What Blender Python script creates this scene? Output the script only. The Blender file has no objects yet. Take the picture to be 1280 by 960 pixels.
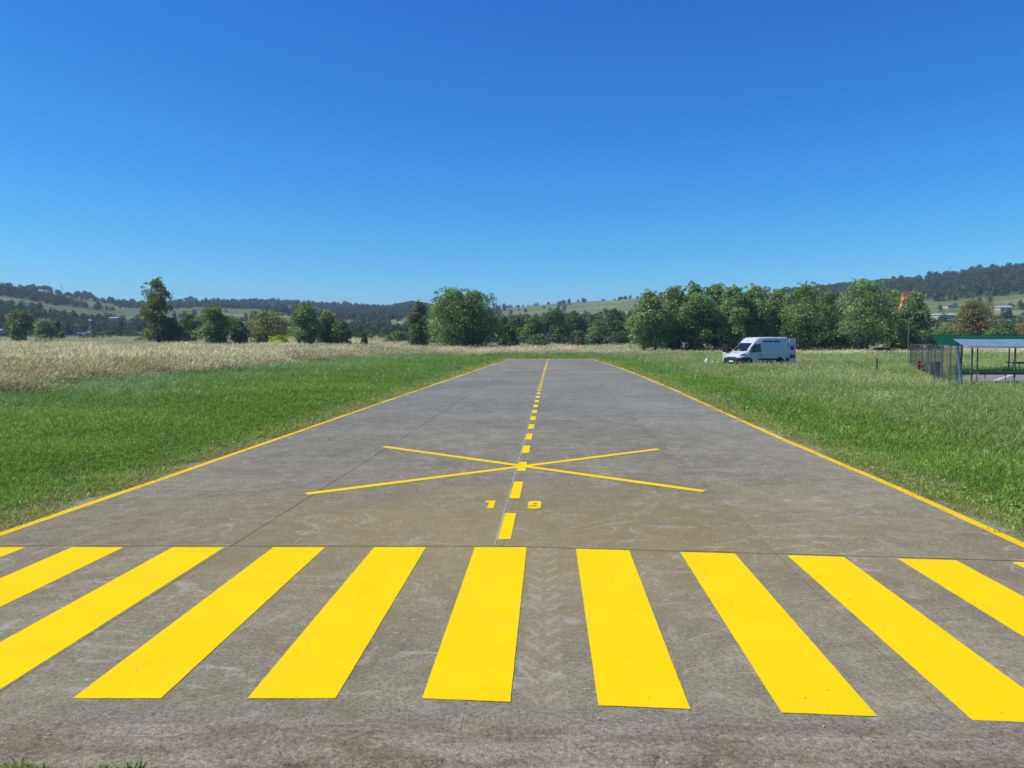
import bpy, bmesh, math, random
import numpy as np
from mathutils import Vector, Matrix

R = math.radians
random.seed(7)
rng = np.random.default_rng(11)
scene = bpy.context.scene
COL = scene.collection

# ------------------------------------------------------------------ camera
F = 950.0 / 1280.0          # focal length in picture widths
CAM_H = 2.1
cam_data = bpy.data.cameras.new("camera")
cam_data.sensor_width = 36.0
cam_data.lens = 36.0 * F
cam_data.clip_start = 0.05
cam_data.clip_end = 20000
cam = bpy.data.objects.new("camera", cam_data)
COL.objects.link(cam)
cam.location = (0, 0, CAM_H + 0.033)   # measured from the runway's surface
cam.rotation_euler = (R(90) - math.atan(53 / 950.0), 0, 0)
scene.camera = cam

# ------------------------------------------------------------------ light
SUN_EL = R(52)
SUN_DIR = Vector((-0.988 * math.cos(SUN_EL), -0.155 * math.cos(SUN_EL), math.sin(SUN_EL))).normalized()
SUN_ROT = math.atan2(SUN_DIR.x, SUN_DIR.y)
world = bpy.data.worlds.new("World")
scene.world = world
world.use_nodes = True
wn = world.node_tree
wn.nodes.clear()
sky = wn.nodes.new("ShaderNodeTexSky")
sky.sky_type = 'NISHITA'
sky.sun_disc = False
sky.sun_elevation = SUN_EL
sky.sun_rotation = SUN_ROT
sky.altitude = 0
sky.air_density = 1.0
sky.dust_density = 0.0
sky.ozone_density = 6.0
# the phone's vivid rendering of a clean blue sky: one tone curve per channel, the same for every direction
sep = wn.nodes.new("ShaderNodeSeparateColor"); comb = wn.nodes.new("ShaderNodeCombineColor")
wn.links.new(sky.outputs[0], sep.inputs[0])
for ch, (gam, gain) in enumerate(((2.55, 1.95), (1.39, 1.38), (0.80, 1.27))):
    a = wn.nodes.new("ShaderNodeMath"); a.operation = 'MULTIPLY'; a.inputs[1].default_value = 0.1
    p = wn.nodes.new("ShaderNodeMath"); p.operation = 'POWER'; p.inputs[1].default_value = gam
    g = wn.nodes.new("ShaderNodeMath"); g.operation = 'MULTIPLY'; g.inputs[1].default_value = gain * 10
    wn.links.new(sep.outputs[ch], a.inputs[0]); wn.links.new(a.outputs[0], p.inputs[0]); wn.links.new(p.outputs[0], g.inputs[0]); wn.links.new(g.outputs[0], comb.inputs[ch])
bg = wn.nodes.new("ShaderNodeBackground")
bg.inputs['Strength'].default_value = 0.1
wo = wn.nodes.new("ShaderNodeOutputWorld")
wn.links.new(comb.outputs[0], bg.inputs[0])
wn.links.new(bg.outputs[0], wo.inputs[0])

sl = bpy.data.lights.new("sun", 'SUN')
sl.energy = 4.7
sl.angle = R(0.53)
sl.color = (1.0, 0.955, 0.87)
so = bpy.data.objects.new("sun", sl)
COL.objects.link(so)
so.rotation_euler = SUN_DIR.to_track_quat('Z', 'Y').to_euler()
so.location = (-60, 20, 80)

scene.view_settings.view_transform = 'Standard'
scene.view_settings.look = 'None'
scene.view_settings.exposure = 0.08
scene.view_settings.gamma = 1.0

# ------------------------------------------------------------------ node helpers
class S:
    """a shader value with arithmetic"""
    def __init__(self, nt, sock):
        self.nt, self.s = nt, sock
    def _m(self, op, o=None, o2=None, clamp=False):
        n = self.nt.nodes.new("ShaderNodeMath")
        n.operation = op
        n.use_clamp = clamp
        self.nt.links.new(self.s, n.inputs[0])
        for i, v in ((1, o), (2, o2)):
            if v is None:
                continue
            if isinstance(v, S):
                self.nt.links.new(v.s, n.inputs[i])
            else:
                n.inputs[i].default_value = v
        return S(self.nt, n.outputs[0])
    def __add__(self, o): return self._m('ADD', o)
    def __sub__(self, o): return self._m('SUBTRACT', o)
    def __mul__(self, o): return self._m('MULTIPLY', o)
    def __truediv__(self, o): return self._m('DIVIDE', o)
    def __radd__(self, o): return self._m('ADD', o)
    def __rmul__(self, o): return self._m('MULTIPLY', o)
    def __rsub__(self, o): return (self * -1.0) + o
    def abs(self): return self._m('ABSOLUTE')
    def frac(self): return self._m('FRACT')
    def sqrt(self): return self._m('SQRT')
    def lt(self, o): return self._m('LESS_THAN', o)
    def gt(self, o): return self._m('GREATER_THAN', o)
    def clamp(self): return self._m('ADD', 0.0, clamp=True)
    def ramp(self, a, b, va=0.0, vb=1.0):
        n = self.nt.nodes.new("ShaderNodeMapRange")
        n.interpolation_type = 'SMOOTHSTEP'
        self.nt.links.new(self.s, n.inputs[0])
        n.inputs[1].default_value, n.inputs[2].default_value = a, b
        n.inputs[3].default_value, n.inputs[4].default_value = va, vb
        return S(self.nt, n.outputs[0])

class MatB:
    def __init__(self, name):
        self.m = bpy.data.materials.new(name)
        self.m.use_nodes = True
        self.nt = self.m.node_tree
        self.nt.nodes.clear()
        self.out = self.nt.nodes.new("ShaderNodeOutputMaterial")
    def node(self, t): return self.nt.nodes.new(t)
    def link(self, a, b): self.nt.links.new(a, b)
    def pos(self):
        g = self.node("ShaderNodeNewGeometry")
        x = self.node("ShaderNodeSeparateXYZ")
        self.link(g.outputs['Position'], x.inputs[0])
        return S(self.nt, x.outputs[0]), S(self.nt, x.outputs[1]), S(self.nt, x.outputs[2]), g.outputs['Position']
    def obj_coord(self):
        return self.node("ShaderNodeTexCoord").outputs['Object']
    def combine(self, x, y, z=0.0):
        n = self.node("ShaderNodeCombineXYZ")
        for i, v in enumerate((x, y, z)):
            if isinstance(v, S): self.link(v.s, n.inputs[i])
            else: n.inputs[i].default_value = v
        return n.outputs[0]
    def noise(self, vec, scale, detail=3.0, rough=0.55, scl=None, loc=None, dist=0.0):
        n = self.node("ShaderNodeTexNoise")
        n.inputs['Scale'].default_value = scale
        n.inputs['Detail'].default_value = detail
        n.inputs['Roughness'].default_value = rough
        n.inputs['Distortion'].default_value = dist
        if scl or loc:
            mp = self.node("ShaderNodeMapping")
            if scl: mp.inputs['Scale'].default_value = scl
            if loc: mp.inputs['Location'].default_value = loc
            self.link(vec, mp.inputs[0]); vec = mp.outputs[0]
        self.link(vec, n.inputs['Vector'])
        return S(self.nt, n.outputs[0])
    def voronoi(self, vec, scale, feature='F1'):
        n = self.node("ShaderNodeTexVoronoi")
        n.feature = feature
        n.inputs['Scale'].default_value = scale
        self.link(vec, n.inputs['Vector'])
        return S(self.nt, n.outputs[0])
    def mix(self, fac, a, b, mode='MIX'):
        n = self.node("ShaderNodeMix")
        n.data_type = 'RGBA'; n.blend_type = mode
        n.clamp_factor = True
        if isinstance(fac, S): self.link(fac.s, n.inputs[0])
        else: n.inputs[0].default_value = fac
        for i, v in ((6, a), (7, b)):
            if isinstance(v, tuple): n.inputs[i].default_value = (*v[:3], 1)
            else: self.link(v, n.inputs[i])
        return n.outputs[2]
    def scale_col(self, col, s):
        n = self.node("ShaderNodeVectorMath"); n.operation = 'SCALE'
        if isinstance(col, tuple): n.inputs[0].default_value = col[:3]
        else: self.link(col, n.inputs[0])
        if isinstance(s, S): self.link(s.s, n.inputs[3])
        else: n.inputs[3].default_value = s
        return n.outputs[0]
    def bump(self, h, strength=0.3, dist=0.01):
        n = self.node("ShaderNodeBump")
        n.inputs['Strength'].default_value = strength
        n.inputs['Distance'].default_value = dist
        self.link(h.s, n.inputs['Height'])
        return n.outputs[0]
    def principled(self, col, rough=0.8, metal=0.0, spec=0.3, normal=None, coat=0.0):
        p = self.node("ShaderNodeBsdfPrincipled")
        if isinstance(col, tuple): p.inputs['Base Color'].default_value = (*col[:3], 1)
        else: self.link(col, p.inputs['Base Color'])
        if isinstance(rough, S): self.link(rough.s, p.inputs['Roughness'])
        else: p.inputs['Roughness'].default_value = rough
        p.inputs['Metallic'].default_value = metal
        p.inputs['Specular IOR Level'].default_value = spec
        p.inputs['Coat Weight'].default_value = coat
        if normal is not None: self.link(normal, p.inputs['Normal'])
        self.link(p.outputs[0], self.out.inputs[0])
        return p

def mat_plain(name, col, rough=0.6, metal=0.0, spec=0.3, var=0.25, scale=3.0, coat=0.0):
    b = MatB(name)
    n = b.noise(b.obj_coord(), scale, 4.0, 0.6)
    c = b.scale_col(col, n.ramp(0.3, 0.7, 1.0 - var, 1.0 + var * 0.6))
    b.principled(c, rough, metal, spec, coat=coat)
    return b.m

def mat_cloth(name, col, trans=0.35):
    b = MatB(name)
    n = b.noise(b.obj_coord(), 2.0, 4.0, 0.6)
    c = b.scale_col(col, n.ramp(0.3, 0.7, 0.85, 1.1))
    d = b.node("ShaderNodeBsdfDiffuse"); t = b.node("ShaderNodeBsdfTranslucent"); mx = b.node("ShaderNodeMixShader")
    mx.inputs[0].default_value = trans
    b.link(c, d.inputs[0]); b.link(c, t.inputs[0])
    b.link(d.outputs[0], mx.inputs[1]); b.link(t.outputs[0], mx.inputs[2])
    b.link(mx.outputs[0], b.out.inputs[0])
    return b.m

def mat_leaf(name, source, trans=0.35, gloss=0.0, nscale=1.2, var=0.3):
    """source: 'OBJECT' colour from the object, else the name of an instancer attribute"""
    b = MatB(name)
    if source == 'OBJECT':
        col = b.node("ShaderNodeObjectInfo").outputs['Color']
        n1 = b.noise(b.obj_coord(), nscale, 2.0, 0.6)
        at = b.node("ShaderNodeAttribute"); at.attribute_name = 'leaf_var'
        f = n1.ramp(0.3, 0.7, 1 - var, 1 + var) * S(b.nt, at.outputs['Fac']).ramp(0, 1, 0.75, 1.3)
        col = b.scale_col(col, f)
    else:
        at = b.node("ShaderNodeAttribute"); at.attribute_type = 'INSTANCER'; at.attribute_name = source
        bl = b.node("ShaderNodeAttribute"); bl.attribute_name = 'leaf_var'
        col = b.scale_col(at.outputs['Color'], S(b.nt, bl.outputs['Fac']).ramp(0, 1, 0.7, 1.3))
    d = b.node("ShaderNodeBsdfDiffuse"); t = b.node("ShaderNodeBsdfTranslucent"); mx = b.node("ShaderNodeMixShader")
    mx.inputs[0].default_value = trans
    b.link(col, d.inputs[0])
    tc = b.mix(0.5, col, b.mix(1.0, col, (1.3, 1.25, 0.5), 'MULTIPLY'))
    b.link(tc, t.inputs[0])
    b.link(d.outputs[0], mx.inputs[1]); b.link(t.outputs[0], mx.inputs[2])
    last = mx
    if gloss > 0:
        g = b.node("ShaderNodeBsdfGlossy"); g.inputs['Roughness'].default_value = 0.45
        g.inputs[0].default_value = (1, 1, 1, 1)
        m2 = b.node("ShaderNodeMixShader"); m2.inputs[0].default_value = gloss
        b.link(mx.outputs[0], m2.inputs[1]); b.link(g.outputs[0], m2.inputs[2]); last = m2
    b.link(last.outputs[0], b.out.inputs[0])
    return b.m

# ------------------------------------------------------------------ object helpers
def props(o, label=None, cat=None, group=None, kind=None):
    if label: o['label'] = label
    if cat: o['category'] = cat
    if group: o['group'] = group
    if kind: o['kind'] = kind
    return o

def link_mesh(name, me, mat=None, parent=None):
    o = bpy.data.objects.new(name, me)
    COL.objects.link(o)
    if mat is not None and not me.materials: me.materials.append(mat)
    if parent is not None: o.parent = parent
    return o

def empty(name, loc, rz=0.0, **k):
    o = bpy.data.objects.new(name, None)
    o.empty_display_size = 0.3
    COL.objects.link(o)
    o.location = loc
    o.rotation_euler = (0, 0, rz)
    return props(o, **k)

def fast_mesh(name, co, faces, smooth=False):
    """co (N,3); faces: array (M,k) or list"""
    me = bpy.data.meshes.new(name)
    if isinstance(faces, np.ndarray):
        m, k = faces.shape
        me.vertices.add(len(co)); me.vertices.foreach_set('co', np.ascontiguousarray(co, dtype=np.float32).ravel())
        me.loops.add(m * k); me.loops.foreach_set('vertex_index', np.ascontiguousarray(faces, dtype=np.int32).ravel())
        me.polygons.add(m)
        me.polygons.foreach_set('loop_start', np.arange(0, m * k, k, dtype=np.int32))
        if smooth: me.polygons.foreach_set('use_smooth', np.ones(m, dtype=bool))
        me.update(calc_edges=True)
    else:
        me.from_pydata([tuple(map(float, c)) for c in co], [], faces)
        if smooth:
            for p in me.polygons: p.use_smooth = True
        me.update()
    return me

class MB:
    """collects simple shapes, builds ONE mesh object"""
    def __init__(self): self.bm = bmesh.new()
    def box(self, c, s, rot=None, taper=None):
        hx, hy, hz = s[0] / 2, s[1] / 2, s[2] / 2
        vs = []
        for z in (-hz, hz):
            t = taper if (taper and z > 0) else 1.0
            for x, y in ((-hx, -hy), (hx, -hy), (hx, hy), (-hx, hy)):
                v = Vector((x * t, y * t, z))
                if rot is not None: v = rot @ v
                vs.append(self.bm.verts.new(Vector(c) + v))
        for f in ((3, 2, 1, 0), (4, 5, 6, 7), (0, 1, 5, 4), (1, 2, 6, 5), (2, 3, 7, 6), (3, 0, 4, 7)):
            self.bm.faces.new([vs[i] for i in f])
        return self
    def tube(self, pts, rad, n=8, cap=True):
        pts = [Vector(p) for p in pts]
        if not hasattr(rad, '__len__'): rad = [rad] * len(pts)
        rings = []
        for i, p in enumerate(pts):
            d = (pts[min(i + 1, len(pts) - 1)] - pts[max(i - 1, 0)]).normalized()
            a = d.cross(Vector((0, 0, 1)))
            if a.length < 1e-3: a = d.cross(Vector((0, 1, 0)))
            a.normalize(); b = d.cross(a)
            rings.append([self.bm.verts.new(p + (a * math.cos(2 * math.pi * k / n) + b * math.sin(2 * math.pi * k / n)) * rad[i]) for k in range(n)])
        for i in range(len(rings) - 1):
            for k in range(n):
                self.bm.faces.new((rings[i][k], rings[i][(k + 1) % n], rings[i + 1][(k + 1) % n], rings[i + 1][k]))
        if cap:
            self.bm.faces.new(rings[0]); self.bm.faces.new(rings[-1][::-1])
        return self
    def poly(self, pts, thick=None):
        """flat polygon; thick = vector to extrude along"""
        a = [self.bm.verts.new(p) for p in pts]
        self.bm.faces.new(a)
        if thick is not None:
            b = [self.bm.verts.new(Vector(p) + Vector(thick)) for p in pts]
            self.bm.faces.new(b[::-1])
            n = len(a)
            for i in range(n): self.bm.faces.new((a[i], b[i], b[(i + 1) % n], a[(i + 1) % n]))
        return self
    def grid(self, rows):
        vs = [[self.bm.verts.new(p) for p in r] for r in rows]
        for i in range(len(vs) - 1):
            for j in range(len(vs[0]) - 1):
                self.bm.faces.new((vs[i][j], vs[i][j + 1], vs[i + 1][j + 1], vs[i + 1][j]))
        return self
    def build(self, name, mat, parent=None, smooth=False, bevel=0.0, solid=0.0):
        bmesh.ops.recalc_face_normals(self.bm, faces=self.bm.faces)
        if bevel > 0:
            bmesh.ops.bevel(self.bm, geom=list(self.bm.edges), offset=bevel, segments=2, profile=0.6, affect='EDGES', clamp_overlap=True)
        me = bpy.data.meshes.new(name)
        self.bm.to_mesh(me); self.bm.free()
        if smooth:
            for p in me.polygons: p.use_smooth = True
        o = link_mesh(name, me, mat, parent)
        if solid:
            md = o.modifiers.new('solid', 'SOLIDIFY'); md.thickness = solid
        return o

def copy_tree(o, parent=None):
    c = o.copy(); COL.objects.link(c)
    if parent is not None: c.parent = parent
    for ch in list(o.children): copy_tree(ch, c)
    return c

# value noise in numpy
def _hash(ix, iy, seed):
    h = (ix.astype(np.int64) * 374761393 + iy.astype(np.int64) * 668265263 + seed * 974711) & 0x7fffffff
    h = ((h ^ (h >> 13)) * 1274126177) & 0x7fffffff
    return ((h ^ (h >> 16)) & 0xffff) / 65535.0
def vnoise(x, y, seed=0):
    x = np.asarray(x, float); y = np.asarray(y, float)
    ix = np.floor(x); iy = np.floor(y)
    fx = x - ix; fy = y - iy
    fx = fx * fx * (3 - 2 * fx); fy = fy * fy * (3 - 2 * fy)
    a = _hash(ix, iy, seed); b = _hash(ix + 1, iy, seed); c = _hash(ix, iy + 1, seed); d = _hash(ix + 1, iy + 1, seed)
    return (a * (1 - fx) + b * fx) * (1 - fy) + (c * (1 - fx) + d * fx) * fy
def fbm(x, y, seed=0, oct=4):
    s = 0; a = 0.5; t = 0
    for k in range(oct):
        s = s + a * vnoise(np.asarray(x) * 2 ** k, np.asarray(y) * 2 ** k, seed + k * 17); t += a; a *= 0.5
    return s / t
def sstep(a, b, x):
    t = np.clip((np.asarray(x, float) - a) / (b - a), 0, 1)
    return t * t * (3 - 2 * t)

# ------------------------------------------------------------------ the lie of the land (metres; x right, y ahead)
def edge_l(y): return np.interp(y, [0, 3, 8.3, 11.6, 21.4, 29.5, 42.5, 59.6, 93, 200], [-6.2, -5.98, -5.66, -5.44, -4.86, -4.36, -3.58, -2.51, -0.25, 7])
def edge_r(y): return np.interp(y, [0, 3, 7.9, 10.8, 16.3, 23.7, 32.2, 48.7, 64.4, 93, 200], [4.95, 5.1, 5.38, 5.63, 5.92, 6.46, 7.1, 8.15, 8.9, 9.9, 14])
def centre(y): return np.interp(y, [0, 3, 8.6, 10.76, 14.8, 28.5, 52.5, 90.85, 200], [-0.5, -0.33, -0.05, 0.07, 0.28, 0.97, 2.22, 4.3, 10])
RUN_END = 93.0

RIDGE_PX = [-2500, -600, -300, 0, 30, 60, 100, 150, 200, 250, 300, 350, 400, 450, 490, 515, 545, 600, 640, 700, 760, 800, 850, 900, 950, 1000, 1040, 1100, 1150, 1180, 1220, 1280, 1400, 1600, 2200, 4000]
RIDGE_Y = [370, 340, 345, 357, 360, 366, 373, 378, 381, 377, 378, 378, 382, 384, 386, 382, 386, 388, 385, 379, 376, 373, 370, 369, 367, 365, 361, 356, 352, 347, 341, 336, 331, 328, 345, 370]
RIDGE_R = [900, 800, 850, 950, 950, 1000, 1050, 1150, 1250, 1300, 1350, 1400, 1450, 1450, 1450, 1400, 1450, 1450, 1400, 1350, 1300, 1250, 1200, 1150, 1100, 1050, 1000, 980, 960, 950, 930, 900, 880, 850, 850, 850]
def land(x, y):
    x = np.asarray(x, float); y = np.asarray(y, float)
    r = np.hypot(x, y)
    yy = np.maximum(y, 0.05 * r + 1e-6)
    px = np.clip(640 + 950 * x / yy, -2500, 4000)
    dist = np.interp(px, RIDGE_PX, RIDGE_R)          # depth (y) of the crest
    top = (427 - np.interp(px, RIDGE_PX, RIDGE_Y)) / 950 * dist + CAM_H
    q = np.where(y > 0, yy, r)
    z = 0.011 * np.clip(q - 98, 0, 160) * sstep(98, 150, q)
    z = z + 0.02 * np.clip(q - 270, 0, 1e9) * (q < 2500) * 0 
    t = np.clip((q - 260) / (dist - 260), 0, 1)
    tw = t + 0.10 * (fbm(x / 170, y / 170, 5, 3) - 0.5) * sstep(0.02, 0.3, t) * sstep(1.0, 0.85, t)
    s = 0.62 * np.clip(tw, 0, 1) ** 1.25 + 0.38 * sstep(0, 1, tw)
    z = z + (top - 1.75) * s
    z = z - np.clip(q - dist, 0, 900) * 0.03
    z = z + (fbm(x / 9, y / 9, 31, 3) - 0.5) * 0.25 * sstep(100, 140, q)
    return z
def land1(x, y): return float(land(np.array([x]), np.array([y]))[0])
def hill_t(x, y):
    px = 640 + 950 * x / np.maximum(y, 1)
    dist = np.interp(px, RIDGE_PX, RIDGE_R)
    return px, np.clip((y - 260) / (dist - 260), 0, 1.3)

def forest_density(x, y):
    """0..1 how wooded the far slopes are"""
    px, t = hill_t(x, y)
    n = fbm(x / 120, y / 120, 3, 3)
    n2 = fbm(x / 150, y / 120, 8, 3)
    right = sstep(960, 1030, px)
    hi = sstep(0.60, 0.68, t + 0.30 * (n - 0.5))
    d_right = hi * (1.0 - 0.95 * sstep(0.63, 0.68, n2)) + (1 - hi) * sstep(0.55, 0.60, n2) * 0.8
    centre_ = sstep(600, 640, px) * (1 - right)
    d_c = sstep(0.40, 0.28, t) * 0.8
    left = 1 - sstep(600, 640, px)
    far_left = sstep(200, 60, px)
    d_l = sstep(0.515 - 0.03 * far_left, 0.55 - 0.03 * far_left, n2) * (0.62 - 0.48 * sstep(0.68, 0.82, t)) * (1 - sstep(0.88, 0.93, t)) + sstep(0.26, 0.14, t) * 0.35
    knob = sstep(485, 497, px) * sstep(546, 534, px) * sstep(0.78, 0.86, t)
    hedge = (np.abs(fbm(x / 130, y / 150, 33, 2) - 0.5) < 0.010) * 0.6 + (np.abs(fbm(x / 90, y / 210, 37, 2) - 0.47) < 0.008) * 0.5
    d = right * d_right + centre_ * (d_c + 0.25 * hedge) + left * (d_l + hedge) + right * (1 - hi) * hedge + knob
    return np.clip(d, 0, 1) * sstep(0.05, 0.09, t) * (t < 1.12)

def dry_zone(x, y):
    """1 where the tall straw-coloured grass grows"""
    w = (fbm(x / 5, y / 5, 41, 3) - 0.5)
    a = sstep(-2.2, 2.6, (edge_l(y) - 17.6 + w * 7.0) - x)
    b = sstep(-2.0, 4.0, y - 106 - w * 14)
    b = b * (1 - 0.55 * sstep(0.52, 0.62, fbm(x / 22, y / 8, 77, 3)))
    return np.clip(np.maximum(a * (y > 5), b), 0, 1)

PAD = (21.6, 36.2, 44.0, 49.0)    # concrete pad under the shade canopies: x0, y0, x1, y1
VAN_C = (21.9, 66.6)

# ------------------------------------------------------------------ materials of the setting
b = MatB("field_soil")
at = b.node("ShaderNodeAttribute"); at.attribute_name = 'cover'
X, Y, Z, P = b.pos()
n1 = b.noise(P, 0.35, 5, 0.65); n2 = b.noise(P, 9.0, 4, 0.7); n3 = b.noise(P, 0.03, 4, 0.6)
c = b.scale_col(at.outputs['Color'], n1.ramp(0.3, 0.7, 0.75, 1.2) * n2.ramp(0.25, 0.75, 0.7, 1.25) * n3.ramp(0.3, 0.7, 0.85, 1.15))
b.principled(c, 0.95, 0, 0.1, b.bump(n2, 0.5, 0.03))
M_SOIL = b.m

def asphalt(name, rough_old=False):
    b = MatB(name)
    X, Y, Z, P = b.pos()
    big = b.noise(P, 0.22, 4, 0.6)
    mid = b.noise(P, 1.7, 5, 0.65, scl=(1, 0.75, 1))
    fine = b.noise(P, 38.0, 3, 0.7)
    grit = b.noise(P, 150.0, 2, 0.6)
    streak = b.noise(P, 5.0, 6, 0.75, scl=(0.75, 1.0, 1), dist=0.5)
    streak2 = b.noise(P, 9.0, 5, 0.8, scl=(0.6, 1.1, 1), loc=(3, 9, 0), dist=1.4)
    streak3 = b.noise(P, 3.2, 5, 0.8, scl=(1.0, 0.7, 1), loc=(7, 1, 0), dist=2.2)
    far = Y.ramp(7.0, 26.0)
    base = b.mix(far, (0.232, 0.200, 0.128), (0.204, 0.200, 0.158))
    base = b.scale_col(base, big.ramp(0.3, 0.7, 0.86, 1.12) * mid.ramp(0.32, 0.68, 0.92, 1.07) * streak.ramp(0.32, 0.68, 0.90, 1.10) * fine.ramp(0.25, 0.75, 0.72, 1.28) * grit.ramp(0.3, 0.7, 0.8, 1.2))
    # yellow road-paint dust left round the threshold
    dx = (X - 0.2) / 5.5; dy = (Y - 8.4) / 3.2
    rr = (dx * dx + dy * dy).sqrt() + (b.noise(P, 0.8, 4, 0.6) - 0.5) * 0.9
    base = b.mix(rr.ramp(1.2, 0.2) * 0.5, base, (0.290, 0.232, 0.080))
    # pale scuffs along the brushing direction
    ridge = (streak3 - 0.5).abs().ramp(0.022, 0.004) * streak.ramp(0.44, 0.6)
    base = b.mix(streak2.ramp(0.62, 0.67) * 0.40, base, (0.40, 0.37, 0.30))
    base = b.mix(ridge * 0.42, base, (0.38, 0.35, 0.28))
    hair = b.noise(P, 1.7, 3, 0.7, scl=(1.5, 0.7, 1), loc=(2, 5, 0), dist=0.9)
    base = b.mix((hair - 0.5).abs().ramp(0.015, 0.004) * mid.ramp(0.42, 0.58) * 0.36, base, (0.40, 0.37, 0.29))
    hair2 = b.noise(P, 0.8, 2, 0.6, scl=(0.6, 1.3, 1), loc=(9, 3, 0), dist=0.7)
    base = b.mix((hair2 - 0.46).abs().ramp(0.010, 0.002) * streak.ramp(0.42, 0.56) * 0.42, base, (0.42, 0.39, 0.31))
    base = b.mix(streak2.ramp(0.38, 0.32) * 0.14, base, (0.125, 0.11, 0.085))
    # darker blotches
    base = b.mix(b.noise(P, 0.9, 5, 0.7, loc=(5, 2, 0)).ramp(0.56, 0.72) * 0.16, base, (0.135, 0.122, 0.10))
    # pale flecks and scuffs the size of a hand
    fl = b.noise(P, 11.0, 3, 0.85, scl=(0.8, 0.8, 1), loc=(4, 4, 0))
    base = b.mix(fl.ramp(0.66, 0.70) * 0.55, base, (0.44, 0.41, 0.33))
    base = b.mix(fl.ramp(0.34, 0.30) * 0.35, base, (0.10, 0.09, 0.07))
    # small cream aggregate
    sp = b.voronoi(P, 16.0)
    base = b.mix(sp.ramp(0.13, 0.07) * b.noise(P, 5.0, 2, 0.5).ramp(0.5, 0.62) * 0.75, base, (0.46, 0.43, 0.36))
    # faint turning tracks of tyres
    for (cx, cy, rad, w, st) in ((-0.6, 10.6, 2.6, 0.05, .5), (-0.55, 10.4, 2.25, 0.04, .4), (-3.4, 13.6, 4.4, 0.06, .4), (2.2, 11.8, 3.3, 0.05, .42),
                                 (3.2, 8.0, 4.4, 0.06, .42), (3.0, 8.1, 4.15, 0.05, .38), (-2.5, 8.8, 1.7, 0.04, .42), (1.8, 24, 5.0, 0.09, .3), (-4.8, 7.2, 3.6, 0.05, .42), (3.4, 17.5, 2.8, 0.07, .3),
                                 (-30.6, 19, 29.2, 0.12, .3), (-31.2, 18, 28.6, 0.10, .3), (40.4, 24, 37.5, .12, .28)):
        ex = X - cx; ey = Y - cy
        dd = ((ex * ex + ey * ey).sqrt() + (b.noise(P, 1.3, 2, 0.5) - 0.5) * 0.12 - rad).abs()
        mk = dd.ramp(w, w * 0.25) * b.noise(P, 0.9, 4, 0.7, loc=(cx, cy, 0)).ramp(0.46, 0.66) * fine.ramp(0.3, 0.65)
        base = b.mix(mk * (st * 1.05), base, (0.38, 0.355, 0.28))
    # chevron prints of a tractor tyre
    for (x0, sl, ya, yb, hw) in ((-0.03, 0.047, 3.9, 8.3, 0.135), (0.77, 0.050, 10.8, 15.6, 0.135), (-1.37, 0.050, 11.4, 15.0, 0.135)):
        u = X - Y * sl - x0
        v = ((Y - u.abs() * 1.4 + (b.noise(P, 7.0, 2, 0.5) - 0.5) * 0.10) / 0.25).frac()
        lug = v.ramp(0.02, 0.14) * v.ramp(0.44, 0.28)
        mk = lug * u.abs().ramp(hw, hw * 0.85) * u.abs().ramp(0.012, 0.03) * Y.ramp(ya, ya + 0.6) * Y.ramp(yb, yb - 0.9)
        mk = mk * b.noise(P, 1.5, 4, 0.7, loc=(x0, 4, 0)).ramp(0.34, 0.54) * fine.ramp(0.2, 0.55)
        base = b.mix(mk * 0.50, base, (0.42, 0.38, 0.26))
        band = u.abs().ramp(hw * 1.1, hw * 0.9) * Y.ramp(ya, ya + 0.6) * Y.ramp(yb, yb - 0.9)
        base = b.mix(band * 0.22, base, (0.275, 0.235, 0.13))
    # each bay was laid with a slightly different mix
    oi = S(b.nt, b.node("ShaderNodeObjectInfo").outputs['Random'])
    base = b.scale_col(base, oi.ramp(0, 1, 0.95, 1.05))
    b.principled(base, fine.ramp(0.2, 0.8, 0.85, 1.0), 0, 0.06, b.bump(fine + grit * 0.6, 0.35, 0.006))
    return b.m
M_ASPHALT = asphalt("weathered_asphalt")

b = MatB("old_rough_asphalt")
X, Y, Z, P = b.pos()
fine = b.noise(P, 30.0, 4, 0.75); mid = b.noise(P, 3.2, 5, 0.7, scl=(0.45, 1.3, 1)); big = b.noise(P, 0.9, 4, 0.65, scl=(0.6, 1.5, 1))
lines = b.noise(P, 3.0, 4, 0.7, scl=(0.10, 9.0, 1), dist=0.25)
base = b.mix(mid.ramp(0.36, 0.64), (0.195, 0.153, 0.096), (0.298, 0.255, 0.175))
base = b.mix(big.ramp(0.55, 0.7) * 0.6, base, (0.26, 0.245, 0.22))
base = b.mix(lines.ramp(0.60, 0.70) * 0.5, base, (0.34, 0.33, 0.30))
base = b.mix(b.noise(P, 2.1, 4, 0.65, loc=(1, 7, 0)).ramp(0.58, 0.72) * 0.4, base, (0.14, 0.10, 0.075))
sp = b.voronoi(P, 22.0)
base = b.mix(sp.ramp(0.15, 0.07) * b.noise(P, 4.0, 2).ramp(0.5, 0.6) * 0.8, base, (0.5, 0.48, 0.42))
g2 = b.noise(P, 90.0, 3, 0.75)
edge_ = (Y + X * 0.02 + (b.noise(P, 3.0, 5, 0.7) - 0.5) * 0.35)
base = b.mix(edge_.ramp(4.0, 4.22), base, (0.232, 0.205, 0.145))
base = b.scale_col(base, fine.ramp(0.25, 0.75, 0.6, 1.35) * g2.ramp(0.3, 0.7, 0.7, 1.3))
b.principled(base, 0.95, 0, 0.15, b.bump(fine + g2 * 0.4, 0.8, 0.012))
M_OLD = b.m

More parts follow.
